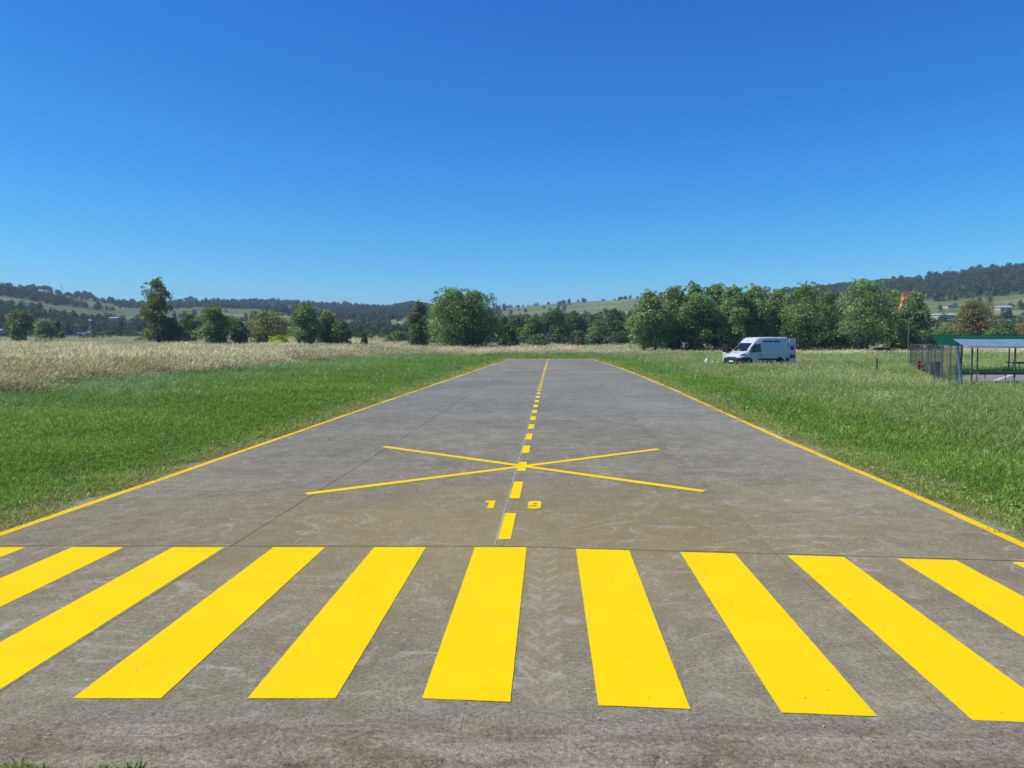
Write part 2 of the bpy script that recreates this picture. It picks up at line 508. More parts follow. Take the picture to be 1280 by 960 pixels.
def paint(name, col, wear=0.06):
    b = MatB(name)
    X, Y, Z, P = b.pos()
    n = b.noise(P, 2.0, 4, 0.6); f = b.noise(P, 45, 3, 0.7)
    c = b.scale_col(col, n.ramp(0.3, 0.7, 0.955, 1.02) * f.ramp(0.25, 0.75, 0.97, 1.02))
    w = b.noise(P, 26.0, 5, 0.75)
    c = b.mix(w.ramp(0.70 - wear, 0.80 - wear * 0.5) * 0.7, c, (0.20, 0.16, 0.08))
    scuff = b.noise(P, 3.0, 5, 0.75, scl=(1.6, 0.5, 1), loc=(6, 2, 0), dist=0.8)
    c = b.mix(scuff.ramp(0.60, 0.70) * 0.16, c, (0.45, 0.33, 0.06))
    dust = b.noise(P, 0.9, 5, 0.7, loc=(2, 4, 0))
    c = b.mix(dust.ramp(0.52, 0.8) * 0.18, c, (0.70, 0.50, 0.08))
    b.principled(c, f.ramp(0.2, 0.8, 0.65, 0.85), 0, 0.05, b.bump(f, 0.25, 0.004))
    return b.m
M_YEL = paint("yellow_road_paint", (0.87, 0.595, 0.003), 0.03)
M_YEL_EDGE = paint("yellow_edge_paint", (0.83, 0.525, 0.006), 0.14)
M_YEL_OLD = paint("worn_orange_paint", (0.52, 0.36, 0.11), 0.12)
M_BED = mat_plain("dark_joint", (0.075, 0.068, 0.058), 0.95, scale=20)
M_WHITE_LINE = mat_plain("chalk_white_line", (0.40, 0.38, 0.34), 0.9, var=0.3, scale=1.5)
b = MatB("pinkish_concrete"); X, Y, Z, P = b.pos()
n = b.noise(P, 1.2, 5, 0.65); f = b.noise(P, 25, 3, 0.7)
b.principled(b.scale_col((0.25, 0.215, 0.20), n.ramp(0.3, 0.7, 0.75, 1.15) * f.ramp(0.3, 0.7, 0.85, 1.15)), 0.9, 0, 0.2)
M_CONC = b.m

# ------------------------------------------------------------------ ground sheet
def build_ground():
    az = np.concatenate([np.arange(-180, -46, 3.0), np.arange(-46, 46, 0.2), np.arange(46, 180, 3.0)])
    az = np.radians(az)
    rr = np.concatenate([np.geomspace(1.0, 300, 170), np.geomspace(306, 1600, 150), np.geomspace(1650, 4000, 14)])
    A, RR = np.meshgrid(az, rr)
    x = RR * np.sin(A); y = RR * np.cos(A)
    z = land(x, y)
    z = np.where((y < 97), np.minimum(z, 0.0) * 0, z)
    co = np.stack([x.ravel(), y.ravel(), z.ravel()], 1)
    na, nr = len(az), len(rr)
    i = np.arange(nr - 1)[:, None] * na; j = np.arange(na)[None, :]; j2 = (j + 1) % na
    quads = np.stack([(i + j), (i + j2), (i + na + j2), (i + na + j)], -1).reshape(-1, 4)[:, ::-1]
    co = np.vstack([co, [[0, 0, 0]]])
    ctr = len(co) - 1
    tris = np.stack([np.full(na, ctr), np.arange(na), (np.arange(na) + 1) % na, (np.arange(na) + 1) % na], -1)
    faces = [tuple(q) for q in quads.tolist()] + [(ctr, (k + 1) % na, k) for k in range(na)]
    me = fast_mesh("meadow", co, faces, smooth=True)
    # land cover colour (what grows there)
    X, Y = co[:, 0], co[:, 1]
    lawn = np.array([0.12, 0.17, 0.042]); straw = np.array([0.26, 0.21, 0.105]); dirt = np.array([0.36, 0.31, 0.225])
    c = np.tile(lawn, (len(co), 1))
    d = dry_zone(X, Y)[:, None]
    c = c * (1 - d) + straw * d
    vis = (Y > 1)
    e = np.minimum(np.abs(X - edge_l(Y)), np.abs(X - edge_r(Y)))
    inside = (X > edge_l(Y)) & (X < edge_r(Y)) & (Y < RUN_END + 1)
    verge = (np.clip(1 - e / 0.45, 0, 1) * (Y < RUN_END + 1))[:, None]
    c = c * (1 - verge) + dirt * verge
    c[inside] = dirt
    path = (np.exp(-((Y - 61.5 - 0.25 * (X - 9)) / 1.6) ** 2) * (X > 8) * (X < 15) * sstep(0.35, 0.6, vnoise(X / 1.5, Y / 1.5, 9)))[:, None]
    c = c * (1 - path) + np.array([0.33, 0.29, 0.23]) * path
    near = sstep(5.2, 4.2, Y)[:, None] * 0 
    # slopes
    px, t = hill_t(X, Y)
    hill = sstep(0.0, 0.06, t)[:, None] * (Y > 200)[:, None]
    m = fbm(X / 140, Y / 45, 21, 3)[:, None]; m2 = fbm(X / 60, Y / 60, 23, 3)[:, None]
    green = np.array([0.125, 0.175, 0.048]); pale = np.array([0.27, 0.25, 0.12]); olive = np.array([0.17, 0.19, 0.065])
    hc = green + (olive - green) * np.clip(m2 * 2 - 0.5, 0, 1)
    hc = hc + (pale - hc) * sstep(0.55, 0.60, m) * 0.8
    m3 = fbm(X / 85, Y / 120, 29, 2)[:, None]
    hc = hc + (np.array([0.075, 0.125, 0.036]) - hc) * sstep(0.52, 0.56, m3) * 0.7
    fd = forest_density(X, Y)[:, None]
    hc = hc * (1 - fd) + np.array([0.04, 0.06, 0.024]) * fd
    c = c * (1 - hill) + hc * hill
    att = me.color_attributes.new('cover', 'FLOAT_COLOR', 'POINT')
    att.data.foreach_set('color', np.hstack([c, np.ones((len(c), 1))]).astype(np.float32).ravel())
    o = link_mesh("meadow", me, M_SOIL)
    props(o, kind='structure')
    return o
build_ground()

# ------------------------------------------------------------------ runway
def poly_top(pts, z0, z1): return pts, z0, z1
ys_run = np.array([3.0, 5.0, 7.72])
bed = MB()
ys = np.concatenate([np.linspace(3.3, 30, 12), np.linspace(35, RUN_END, 12)])
bed.grid([[(float(edge_l(y)) - 0.02, y, 0.004) for y in ys], [(float(edge_r(y)) + 0.02, y, 0.004) for y in ys]])
runway = bed.build("runway", M_BED)
props(runway, kind='structure')

TOP = 0.032
def far_y(x): return 7.72 if x < 0.15 else 7.72 - 0.113 * (x - 0.15)
def joint_y(k, x):
    return {0: 3.6, 1: far_y(x), 2: 37.2 - 0.04 * x, 3: 62.0 - 0.05 * x, 4: RUN_END}[k]
def lane_x(k, y):
    l, c_, r = float(edge_l(y)), float(centre(y)), float(edge_r(y))
    return (l, (l + c_) / 2, c_, (c_ + r) / 2, r)[k]
def flat_slab(name, bottom, mat, parent, z0, z1):
    """bottom: closed outline (x, y); slab between z0 and z1"""
    m = MB(); m.poly([(x, y, z0) for x, y in bottom], (0, 0, z1 - z0))
    return m.build(name, mat, parent)
GAP = 0.0038
for bay in range(4):
    for lane in range(4):
        n = (5, 12, 6, 7)[bay]
        xa0 = lane_x(lane, 8); xb0 = lane_x(lane + 1, 8)
        g = GAP * (1.0 if lane else 1)
        def side(k, off, rev):
            out = []
            for s in range(n + 1):
                y0 = joint_y(bay, lane_x(k, 7.7)) + (0.010 if bay else 0); y1 = joint_y(bay + 1, lane_x(k, 7.7)) - 0.010
                y = y0 + (y1 - y0) * s / n
                wob = 0.012 * (vnoise(np.array([y * 0.9]), np.array([k * 7.3]), 3)[0] - 0.5)
                out.append((lane_x(k, y) + off + wob, y))
            return out[::-1] if rev else out
        g = 0.002 if (bay == 0 and lane < 2) else GAP
        gl = {0: 0, 2: 0.001}.get(lane, g); gr = {3: 0, 1: 0.001}.get(lane, g)
        outline = side(lane, gl, False) + side(lane + 1, -gr, True)
        flat_slab("paving_slab", outline, M_ASPHALT, runway, 0.006, TOP - 0.0015 * ((bay * 3 + lane) % 3))

PZ0, PZ1 = TOP + 0.0004, TOP + 0.0026
def jitter_line(p, q, n, amp):
    out = []
    for i in range(n + 1):
        t = i / n
        out.append((p[0] + (q[0] - p[0]) * t + random.uniform(-amp, amp), p[1] + (q[1] - p[1]) * t + random.uniform(-amp, amp)))
    return out
# broad threshold stripes
for k in range(-5, 6):
    xn, xf = -0.53 + 1.03 * k, -0.38 + 1.03 * k
    w = 0.52
    if k == -5: xn, xf = -5.66, -5.50
    ny = lambda x: (4.37 if x < -0.5 else 4.35 - 0.083 * (x + 0.3))
    fy = lambda x: far_y(x) - 0.055
    a = (xn, ny(xn)); b_ = (xn + w, ny(xn + w)); c_ = (xf + w + 0.01, fy(xf + w)); d = (xf, fy(xf))
    pts = jitter_line(a, b_, 14, 0.0018)[:-1] + jitter_line(b_, c_, 60, 0.0016)[:-1] + jitter_line(c_, d, 14, 0.0018)[:-1] + jitter_line(d, a, 60, 0.0016)[:-1]
    flat_slab("threshold_stripe", pts, M_YEL, runway, PZ0, PZ1)
    # a sliver of the same paint caught on the far side of the joint
    if k not in (-1, 0, 1):
        pts = jitter_line((xf + 0.06, fy(xf) + 0.078), (xf + w + 0.03, fy(xf + w) + 0.075), 8, 0.003) + jitter_line((xf + w + 0.03, fy(xf + w) + 0.092), (xf + 0.06, fy(xf) + 0.09), 8, 0.004)
        flat_slab("paint_sliver", pts, M_YEL_OLD, runway, PZ0, PZ0 + 0.002)
# centre line dashes with rounded corners
def rounded(x0, x1, y0, y1, r, n=4):
    pts = []
    for cx, cy, a0 in ((x1 - r, y1 - r, 0), (x0 + r, y1 - r, 90), (x0 + r, y0 + r, 180), (x1 - r, y0 + r, 270)):
        for i in range(n + 1):
            a = R(a0 + 90 * i / n); pts.append((cx + r * math.cos(a), cy + r * math.sin(a)))
    return pts
starts = [(8.08, 9.33), (10.22, 11.46), (12.42, 13.35)] + [(14.42 + 2.03 * i, 15.46 + 2.03 * i) for i in range(39)]
for (ya, yb) in starts:
    ya *= 0.988; yb *= 0.988
    if yb > RUN_END - 0.3: break
    ym = (ya + yb) / 2
    xc = float(centre(ym)); sl_ = (float(centre(yb)) - float(centre(ya))) / (yb - ya)
    hw = 0.069 if ya < 50 else 0.085
    pts = [(xc + x + (y) * sl_, ym + y) for x, y in rounded(-hw, hw, -(yb - ya) / 2, (yb - ya) / 2, 0.025)]
    flat_slab("centreline_dash", pts, M_YEL if ya < 30 else M_YEL_EDGE, runway, PZ0, PZ1 - 0.0005)
# thin white guide line along the joint, left of the dashes
yy = np.linspace(7.75, 60, 30)
pts = [(float(centre(y)) - 0.093, y) for y in yy] + [(float(centre(y)) - 0.079, y) for y in yy[::-1]]
flat_slab("guide_line", pts, M_WHITE_LINE, runway, PZ0 - 0.002, PZ0 + 0.0012)
# edge lines
def edge_line(fn, sgn, mat):
    ys = np.concatenate([np.linspace(3.5, 30, 54), np.linspace(31, RUN_END, 40)])
    outer, inner = [], []
    for y in ys:
        w = 0.115 if y < 40 else 0.16
        x = float(fn(y)) + sgn * 0.03
        j = 0.016 * (fbm(np.array([y * 1.1]), np.array([sgn * 3.0]), 13, 3)[0] - 0.5)
        outer.append((x + j * 1.5 - sgn * 0.055, y)); inner.append((x - sgn * (w + 0.055) + j, y))
    flat_slab("edge_line", outer + inner[::-1], mat, runway, PZ0, PZ1)
edge_line(edge_l, -1, M_YEL_EDGE); edge_line(edge_r, 1, M_YEL_EDGE)
# broken line across the far end
xa, xb = float(edge_l(RUN_END)), float(edge_r(RUN_END))
nseg = 9
for i in range(nseg):
    s0 = xa + (xb - xa) * (i + 0.06) / nseg; s1 = xa + (xb - xa) * (i + 0.8) / nseg
    flat_slab("end_line_dash", [(s0, RUN_END - 1.15), (s1, RUN_END - 1.15), (s1, RUN_END - 0.25), (s0, RUN_END - 0.25)], M_YEL_EDGE, runway, PZ0, PZ1)
# the two large crosses
def band(p, q, w, mat, name="cross_line", dz=0.0):
    d = Vector((q[0] - p[0], q[1] - p[1])).normalized(); nx, ny_ = -d.y * w / 2, d.x * w / 2
    pts = jitter_line((p[0] - nx, p[1] - ny_), (q[0] - nx, q[1] - ny_), 20, 0.003) + jitter_line((q[0] + nx, q[1] + ny_), (p[0] + nx, p[1] + ny_), 20, 0.003)
    flat_slab(name, pts, mat, runway, PZ0 - 0.0005 + dz, PZ1 + dz - 0.001)
band((-2.84, 10.40), (2.87, 14.78), 0.15, M_YEL, dz=0.001)
band((2.70, 10.58), (-2.56, 15.12), 0.15, M_YEL, dz=0.0018)
band((-2.4, 51.2), (8.0, 66.5), 0.15, M_YEL_OLD)
band((7.5, 50.8), (-1.2, 67.0), 0.15, M_YEL_OLD, dz=0.001)
# runway number 1 and 9
def place2(pts, cx, cy, sl_=0.05): return [(cx + x + y * sl_, cy + y) for x, y in pts]
one = [(-0.035, -0.23), (0.045, -0.23), (0.045, 0.23), (-0.085, 0.23), (-0.085, 0.12), (-0.035, 0.12)]
flat_slab("digit_one", place2(one, -0.27, 9.72), M_YEL, runway, PZ0, PZ1)
m = MB()
outer = rounded(-0.085, 0.085, -0.23, 0.23, 0.06, 3)
def ring_face(zz):
    # stencilled nine: a fat ring closed at the top, cut open from the left below the bowl
    hole = [(-0.028, 0.03), (-0.028, 0.12), (0.022, 0.12), (0.022, 0.03)]
    return hole
pieces = [[(-0.085, 0.02), (-0.015, 0.02), (-0.015, 0.23), (-0.085, 0.19)],
          [(-0.015, 0.10), (0.03, 0.10), (0.03, 0.23), (-0.015, 0.23)],
          [(0.03, -0.23), (0.085, -0.18), (0.085, 0.19), (0.03, 0.23)],
          [(-0.03, -0.05), (0.03, -0.05), (0.03, 0.03), (-0.03, 0.03)],
          [(-0.085, -0.18), (-0.03, -0.23), (0.03, -0.23), (0.03, -0.11), (-0.085, -0.10)],
          [(-0.085, -0.06), (-0.03, -0.06), (-0.03, 0.02), (-0.085, 0.02)]]
for pc in pieces:
    m.poly([(x, y, PZ0) for x, y in place2(pc, 0.29, 9.69)], (0, 0, 0.0022))
m.build("digit_nine", M_YEL, runway)

# ------------------------------------------------------------------ rough apron in front of the threshold
xs = np.linspace(-7, 7, 180); ys = np.linspace(0.6, 4.9, 110)
XX, YY = np.meshgrid(xs, ys)
edge = 4.22 - 0.02 * XX + (fbm(XX * 2.5, YY * 2.5, 3, 3) - 0.5) * 0.22
h = 0.031 + 0.014 * (fbm(XX * 3, YY * 5, 6, 4) - 0.45) + 0.012 * (vnoise(XX * 14, YY * 16, 8) - 0.5)
h = h + 0.008 * sstep(0.0, 0.5, edge - YY) - 0.04 * sstep(-0.1, 0.5, YY - edge)
h = np.where(YY < 3.9, h, h)
co = np.stack([XX.ravel(), YY.ravel(), np.maximum(h, 0.008).ravel()], 1)
n0, n1_ = XX.shape
i = np.arange(n0 - 1)[:, None] * n1_; j = np.arange(n1_ - 1)[None, :]
q = np.stack([i + j, i + j + 1, i + n1_ + j + 1, i + n1_ + j], -1).reshape(-1, 4)
apron = link_mesh("apron", fast_mesh("apron", co, q, True), M_OLD)
props(apron, kind='structure')

# concrete pad
x0, y0, x1, y1 = PAD
m = MB(); m.poly([(20.6, 35.6, 0.02), (x1, 35.9, 0.02), (x1 + 8, y1, 0.02), (30.0, y1, 0.02), (24.0, 41.5, 0.02)], (0, 0, 0.04))
pad = m.build("concrete_pad", M_CONC); props(pad, kind='structure')
m = MB(); m.poly([(23.1, 37.3, 0.064), (23.3, 37.2, 0.064), (31.2, 47.2, 0.064), (30.95, 47.3, 0.064)], (0, 0, 0.004)); m.build("painted_line", mat_plain("faded_white_paint", (0.55, 0.5, 0.45), 0.8), pad)

# ------------------------------------------------------------------ scatter (only for what nobody could count)
def scatter(name, pts, protos, scl, rot, tint, idx):
    me = bpy.data.meshes.new(name)
    n = len(pts)
    me.vertices.add(n)
    me.vertices.foreach_set('co', np.ascontiguousarray(pts, dtype=np.float32).ravel())
    a = me.attributes.new('scl', 'FLOAT_VECTOR', 'POINT'); a.data.foreach_set('vector', np.ascontiguousarray(scl, dtype=np.float32).ravel())
    a = me.attributes.new('rot', 'FLOAT_VECTOR', 'POINT'); a.data.foreach_set('vector', np.ascontiguousarray(rot, dtype=np.float32).ravel())
    a = me.attributes.new('tint', 'FLOAT_VECTOR', 'POINT'); a.data.foreach_set('vector', np.ascontiguousarray(tint, dtype=np.float32).ravel())
    a = me.attributes.new('idx', 'INT', 'POINT'); a.data.foreach_set('value', np.ascontiguousarray(idx, dtype=np.int32))
    col = bpy.data.collections.new(name + "_kinds")
    for p in protos: col.objects.link(p)
    ng = bpy.data.node_groups.new(name + "_scatter", 'GeometryNodeTree')
    ng.interface.new_socket('Geometry', in_out='INPUT', socket_type='NodeSocketGeometry')
    ng.interface.new_socket('Geometry', in_out='OUTPUT', socket_type='NodeSocketGeometry')
    N = ng.nodes.new; L = ng.links.new
    gi = N('NodeGroupInput'); go = N('NodeGroupOutput')
    ci = N('GeometryNodeCollectionInfo'); ci.inputs['Collection'].default_value = col
    ci.inputs['Separate Children'].default_value = True; ci.inputs['Reset Children'].default_value = True
    def attr(nm, t):
        q = N('GeometryNodeInputNamedAttribute'); q.data_type = t; q.inputs['Name'].default_value = nm
        return [s for s in q.outputs if s.enabled][0]
    ip = N('GeometryNodeInstanceOnPoints')
    ip.inputs['Pick Instance'].default_value = True
    e2r = N('FunctionNodeEulerToRotation')
    L(attr('rot', 'FLOAT_VECTOR'), e2r.inputs[0])
    L(gi.outputs[0], ip.inputs['Points']); L(ci.outputs[0], ip.inputs['Instance'])
    L(attr('idx', 'INT'), ip.inputs['Instance Index']); L(e2r.outputs[0], ip.inputs['Rotation']); L(attr('scl', 'FLOAT_VECTOR'), ip.inputs['Scale'])
    L(ip.outputs[0], go.inputs[0])
    o = link_mesh(name, me)
    md = o.modifiers.new('scatter', 'NODES'); md.node_group = ng
    return props(o, kind='stuff')

M_GRASS = mat_leaf("grass_blades", 'tint', 0.38, 0.03)
M_STRAW = mat_leaf("straw_blades", 'tint', 0.30, 0.03)
M_FOREST = mat_leaf("forest_leaves", 'tint', 0.2)

def set_var(me, vals):
    a = me.attributes.new('leaf_var', 'FLOAT', 'FACE'); a.data.foreach_set('value', np.asarray(vals, dtype=np.float32))

def tuft(name, mat, n, rad, h0, h1, w, lean, seed, head=0.0, wind=(0, 0), broad=False):
    r = random.Random(seed)
    co, fs, var = [], [], []
    for _ in range(n):
        a = r.uniform(0, 2 * math.pi); d = rad * math.sqrt(r.random())
        bx, by = d * math.cos(a), d * math.sin(a)
        h = r.uniform(h0, h1)
        la = r.uniform(0, 2 * math.pi); lv = lean * r.uniform(0.2, 1.0) * h
        lx, ly = math.cos(la) * lv + wind[0] * h, math.sin(la) * lv + wind[1] * h
        ta = r.uniform(0, math.pi); tx, ty = math.cos(ta), math.sin(ta)
        ww = w * r.uniform(0.7, 1.3)
        v = r.random()
        k = len(co)
        mid = (0.45, 0.62) if not broad else (0.5, 0.7)
        co += [(bx - tx * ww * .4, by - ty * ww * .4, 0), (bx + tx * ww * .4, by + ty * ww * .4, 0),
               (bx + lx * mid[0] + tx * ww * .5, by + ly * mid[0] + ty * ww * .5, h * mid[1]), (bx + lx * mid[0] - tx * ww * .5, by + ly * mid[0] - ty * ww * .5, h * mid[1]),
               (bx + lx * 1.15, by + ly * 1.15, h * (1.0 - 0.18 * lean))]
        fs += [(k, k + 1, k + 2, k + 3), (k + 3, k + 2, k + 4)]
        var += [v, v]
        if head > 0 and r.random() < 0.8:
            p = Vector(co[k + 4]); d2 = Vector((lx * 0.7, ly * 0.7, h * 0.5)).normalized()
            s = Vector((tx, ty, 0)); hl = head * r.uniform(0.7, 1.3); hw = hl * 0.16
            k = len(co)
            co += [tuple(p - d2 * hl * .3), tuple(p + s * hw + d2 * hl * .25), tuple(p + d2 * hl), tuple(p - s * hw + d2 * hl * .25)]
            fs.append((k, k + 1, k + 2, k + 3)); var.append(min(1.0, v * 0.5 + 0.6))
    me = fast_mesh(name, np.array(co), fs)
    set_var(me, var)
    me.materials.append(mat)
    return bpy.data.objects.new(name, me)

def frustum(x, y, m=3.0): return np.abs(x) < 0.69 * y + m
def sample(n, x0, x1, y0, y1):
    return rng.uniform(x0, x1, n), rng.uniform(y0, y1, n)
def spread(bands, xr, keep):
    """bands: (y0, y1, density per m2, size)"""
    px, py, sz = [], [], []
    for (y0, y1, dens, s) in bands:
        x0, x1 = max(xr[0], -(0.69 * y1 + 4)), min(xr[1], 0.69 * y1 + 4)
        n = int(dens * (x1 - x0) * (y1 - y0))
        if n <= 0: continue
        x, y = sample(n, x0, x1, y0, y1)
        k = frustum(x, y, 3) & (rng.random(n) < keep(x, y))
        px.append(x[k]); py.append(y[k]); sz.append(np.full(k.sum(), s) * rng.uniform(0.75, 1.25, k.sum()))
    return np.concatenate(px), np.concatenate(py), np.concatenate(sz)
def off_run(x, y): return np.where(y > RUN_END + 0.3, 5.0, np.maximum(edge_l(y) - x, x - edge_r(y)))
def on_pad(x, y): return (x > 20.8 + 0.62 * np.maximum(y - 38, 0)) & (y > 35.9) & (y < 49.0)
def near_van(x, y): return (np.abs(x - VAN_C[0] + 0.8) < 3.9) & (y > VAN_C[1] - 5.0) & (y < VAN_C[1] + 1.6)
def path_m(x, y): return np.exp(-((y - 61.5 - 0.25 * (x - 9)) / 1.3) ** 2) * (x > 8) * (x < 14.5) * sstep(0.35, 0.6, vnoise(x / 1.5, y / 1.5, 9))
def gz(x, y): return np.where(y < 97, 0.0, land(x, y)) - 0.01
def rotz(n, tilt=0.12): return np.stack([rng.normal(0, tilt, n), rng.normal(0, tilt, n), rng.uniform(0, 6.283, n)], 1)
def colmix(a, b_, f): return np.asarray(a)[None] * (1 - f[:, None]) + np.asarray(b_)[None] * f[:, None]

# short mown lawn beside the runway on both sides
lawn_p = [tuft("lawn_tuft_%d" % i, M_GRASS, 26, 0.16, 0.05, 0.13, 0.009, 0.9, 100 + i) for i in range(5)]
def k_lawn(x, y):
    e = off_run(x, y)
    k = sstep(-0.1, 0.45, e + (vnoise(x * 1.3, y * 1.3, 61) - 0.5) * 0.5)
    k = k * (1 - dry_zone(x, y)) * (1 - on_pad(x, y)) * (1 - path_m(x, y))
    return np.where(e > 0.02, k, 0)
x, y, s = spread([(6.5, 16, 62, 1.0), (16, 26, 34, 1.3), (26, 42, 18, 1.7), (42, 70, 7.5, 2.4), (70, 125, 3.2, 3.2)], (-60, 75), k_lawn)
n = len(x)
f1 = fbm(x / 2.2, y / 2.2, 51, 3); f2 = fbm(x / 9, y / 9, 52, 3)
tint = colmix((0.185, 0.325, 0.034), (0.250, 0.405, 0.055), sstep(0.35, 0.65, f1))
tint = tint + (np.array([0.180, 0.300, 0.095]) - tint) * (sstep(0.45, 0.68, f2) * 0.55)[:, None]
rgt = sstep(2.0, 9.0, x - edge_r(y))
tint = tint + (np.array([0.320, 0.400, 0.120]) - tint) * (rgt * 0.7)[:, None]
ed = sstep(1.3, 0.2, off_run(x, y))
tint = tint + (np.array([0.42, 0.46, 0.11]) - tint) * (ed * 0.75)[:, None]
tint *= rng.uniform(0.8, 1.2, n)[:, None]
hz = s * np.interp(off_run(x, y), [0, 1.0, 2.0], [0.45, 0.75, 1.0]) * (0.75 + 0.6 * f1) * np.interp(s, [1, 3], [1, 0.75])
scatter("lawn_grass", np.stack([x, y, gz(x, y) + 0.01], 1), lawn_p, np.stack([s, s, hz], 1), rotz(n), tint, rng.integers(0, 5, n))

# thin yellowish verge hugging the asphalt
verge_p = [tuft("verge_tuft_%d" % i, M_GRASS, 16, 0.12, 0.02, 0.07, 0.007, 1.4, 140 + i) for i in range(4)]
def k_verge(x, y):
    e = off_run(x, y)
    return np.where((e > -0.06) & (e < 1.1), sstep(0.40, 0.64, vnoise(x * 1.6, y * 0.8, 71) + 0.28 * np.clip(e, 0, 1)), 0)
x, y, s = spread([(6.5, 20, 150, 1.0), (20, 40, 60, 1.5), (40, 94, 16, 2.2)], (-8, 12), k_verge)
n = len(x)
tint = colmix((0.28, 0.35, 0.07), (0.42, 0.38, 0.15), sstep(0.4, 0.7, vnoise(x * 2, y * 2, 5))) * rng.uniform(0.75, 1.2, n)[:, None]
scatter("verge_grass", np.stack([x, y, gz(x, y) + 0.01], 1), verge_p, np.stack([s, s, s], 1), rotz(n), tint, rng.integers(0, 4, n))

# broad-leaved weeds in the lawn
weed_p = [tuft("weed_%d" % i, M_GRASS, 11, 0.07, 0.07, 0.15, 0.045, 1.5, 160 + i, broad=True) for i in range(4)]
def k_weed(x, y): return k_lawn(x, y) * sstep(0.56, 0.66, fbm(x / 1.6, y / 1.6, 91, 3)) * (off_run(x, y) > 0.5)
x, y, s = spread([(6.5, 20, 12, 0.62), (20, 40, 4.0, 0.9)], (-40, 40), k_weed)
n = len(x)
tint = colmix((0.15, 0.32, 0.035), (0.25, 0.39, 0.055), rng.random(n)) * rng.uniform(0.8, 1.15, n)[:, None]
scatter("lawn_weeds", np.stack([x, y, gz(x, y) + 0.01], 1), weed_p, np.stack([s, s, s], 1), rotz(n), tint, rng.integers(0, 4, n))

# taller meadow grass with pale seed heads (right side, and towards the straw on the left)
mead_p = [tuft("meadow_tuft_%d" % i, M_GRASS, 22, 0.2, 0.13, 0.34, 0.009, 0.7, 180 + i, head=0.05, wind=(0.12, 0)) for i in range(5)]
def k_mead(x, y):
    e = off_run(x, y)
    rgt = sstep(2.2, 6.5, x - edge_r(y)) * (x > 0)
    lft = sstep(6, 15, edge_l(y) - x) * (x < 0) * 0.7
    return (rgt + lft) * (1 - dry_zone(x, y)) * (1 - on_pad(x, y)) * (e > 0) * (0.55 + 0.45 * sstep(0.4, 0.6, fbm(x / 4, y / 4, 57, 3))) * (1 - 0.9 * near_van(x, y)) * (1 - path_m(x, y))
x, y, s = spread([(8, 18, 30, 0.85), (18, 30, 17, 1.0), (30, 50, 9, 1.25), (50, 80, 4.5, 1.5), (80, 125, 2.4, 1.9)], (-60, 80), k_mead)
n = len(x)
f1 = fbm(x / 3.5, y / 3.5, 58, 3)
tint = colmix((0.255, 0.340, 0.088), (0.43, 0.46, 0.18), sstep(0.35, 0.68, f1))
tint = np.where((x < 0)[:, None], tint * np.array([0.72, 0.92, 0.9]), tint) * rng.uniform(0.8, 1.2, n)[:, None]
scatter("meadow_grass", np.stack([x, y, gz(x, y)], 1), mead_p, np.stack([s, s, s * (0.7 + 0.6 * f1)], 1), rotz(n), tint, rng.integers(0, 5, n))

# straw-coloured tall grass
straw_p = [tuft("straw_tuft_%d" % i, M_STRAW, 26, 0.34, 0.40, 1.0, 0.012, 0.5, 200 + i, head=0.17, wind=(0.24, 0.02)) for i in range(6)]
def k_straw(x, y): return dry_zone(x, y) * (1 - near_van(x, y))
x, y, s = spread([(28, 45, 16, 0.95), (45, 70, 10, 1.05), (70, 110, 5.5, 1.2), (110, 170, 2.8, 1.35), (170, 280, 0.9, 1.8)], (-200, 200), k_straw)
n = len(x)
f1 = fbm(x / 5, y / 9, 63, 3); f2 = fbm(x / 18, y / 40, 64, 3)
tint = colmix((0.45, 0.39, 0.225), (0.68, 0.605, 0.395), sstep(0.35, 0.65, f1))
grn = np.maximum(sstep(0.52, 0.66, f2) * 0.6, (rng.random(n) < 0.22) * 0.7)
tint = tint + (np.array([0.30, 0.33, 0.15]) - tint) * grn[:, None]
dz = dry_zone(x, y)
tint = tint * (0.82 + 0.18 * dz)[:, None] * rng.uniform(0.8, 1.15, n)[:, None]
lowr = np.where(x > 8, 0.8, np.where(y < 75, 1.15, 1.0)) * np.where((y > 100) & (x > -20), 0.8, 1.0)
scatter("dry_grass", np.stack([x, y, gz(x, y) - 0.02], 1), straw_p, np.stack([s, s, s * (0.55 + 0.75 * f1) * lowr * (0.4 + 0.6 * dz)], 1), rotz(n, 0.1) * np.array([1, 1, 0.06]), tint, rng.integers(0, 6, n))
# green undergrowth inside and at the foot of the straw
def k_under(x, y): return dry_zone(x, y) * 0.5 * sstep(0.35, 0.6, fbm(x / 4, y / 4, 65, 3)) + sstep(0.05, 0.4, dry_zone(x, y)) * (dry_zone(x, y) < 0.9) * 0.6
x, y, s = spread([(28, 45, 14, 1.7), (45, 80, 7, 1.9), (80, 130, 2.6, 2.2)], (-100, 100), k_under)
n = len(x)
tint = colmix((0.16, 0.22, 0.07), (0.28, 0.29, 0.12), rng.random(n))
u_p = [tuft("under_tuft_%d" % i, M_GRASS, 22, 0.22, 0.15, 0.36, 0.011, 0.7, 230 + i) for i in range(4)]
scatter("straw_undergrowth", np.stack([x, y, gz(x, y)], 1), u_p, np.stack([s, s, s], 1), rotz(n), tint, rng.integers(0, 4, n))

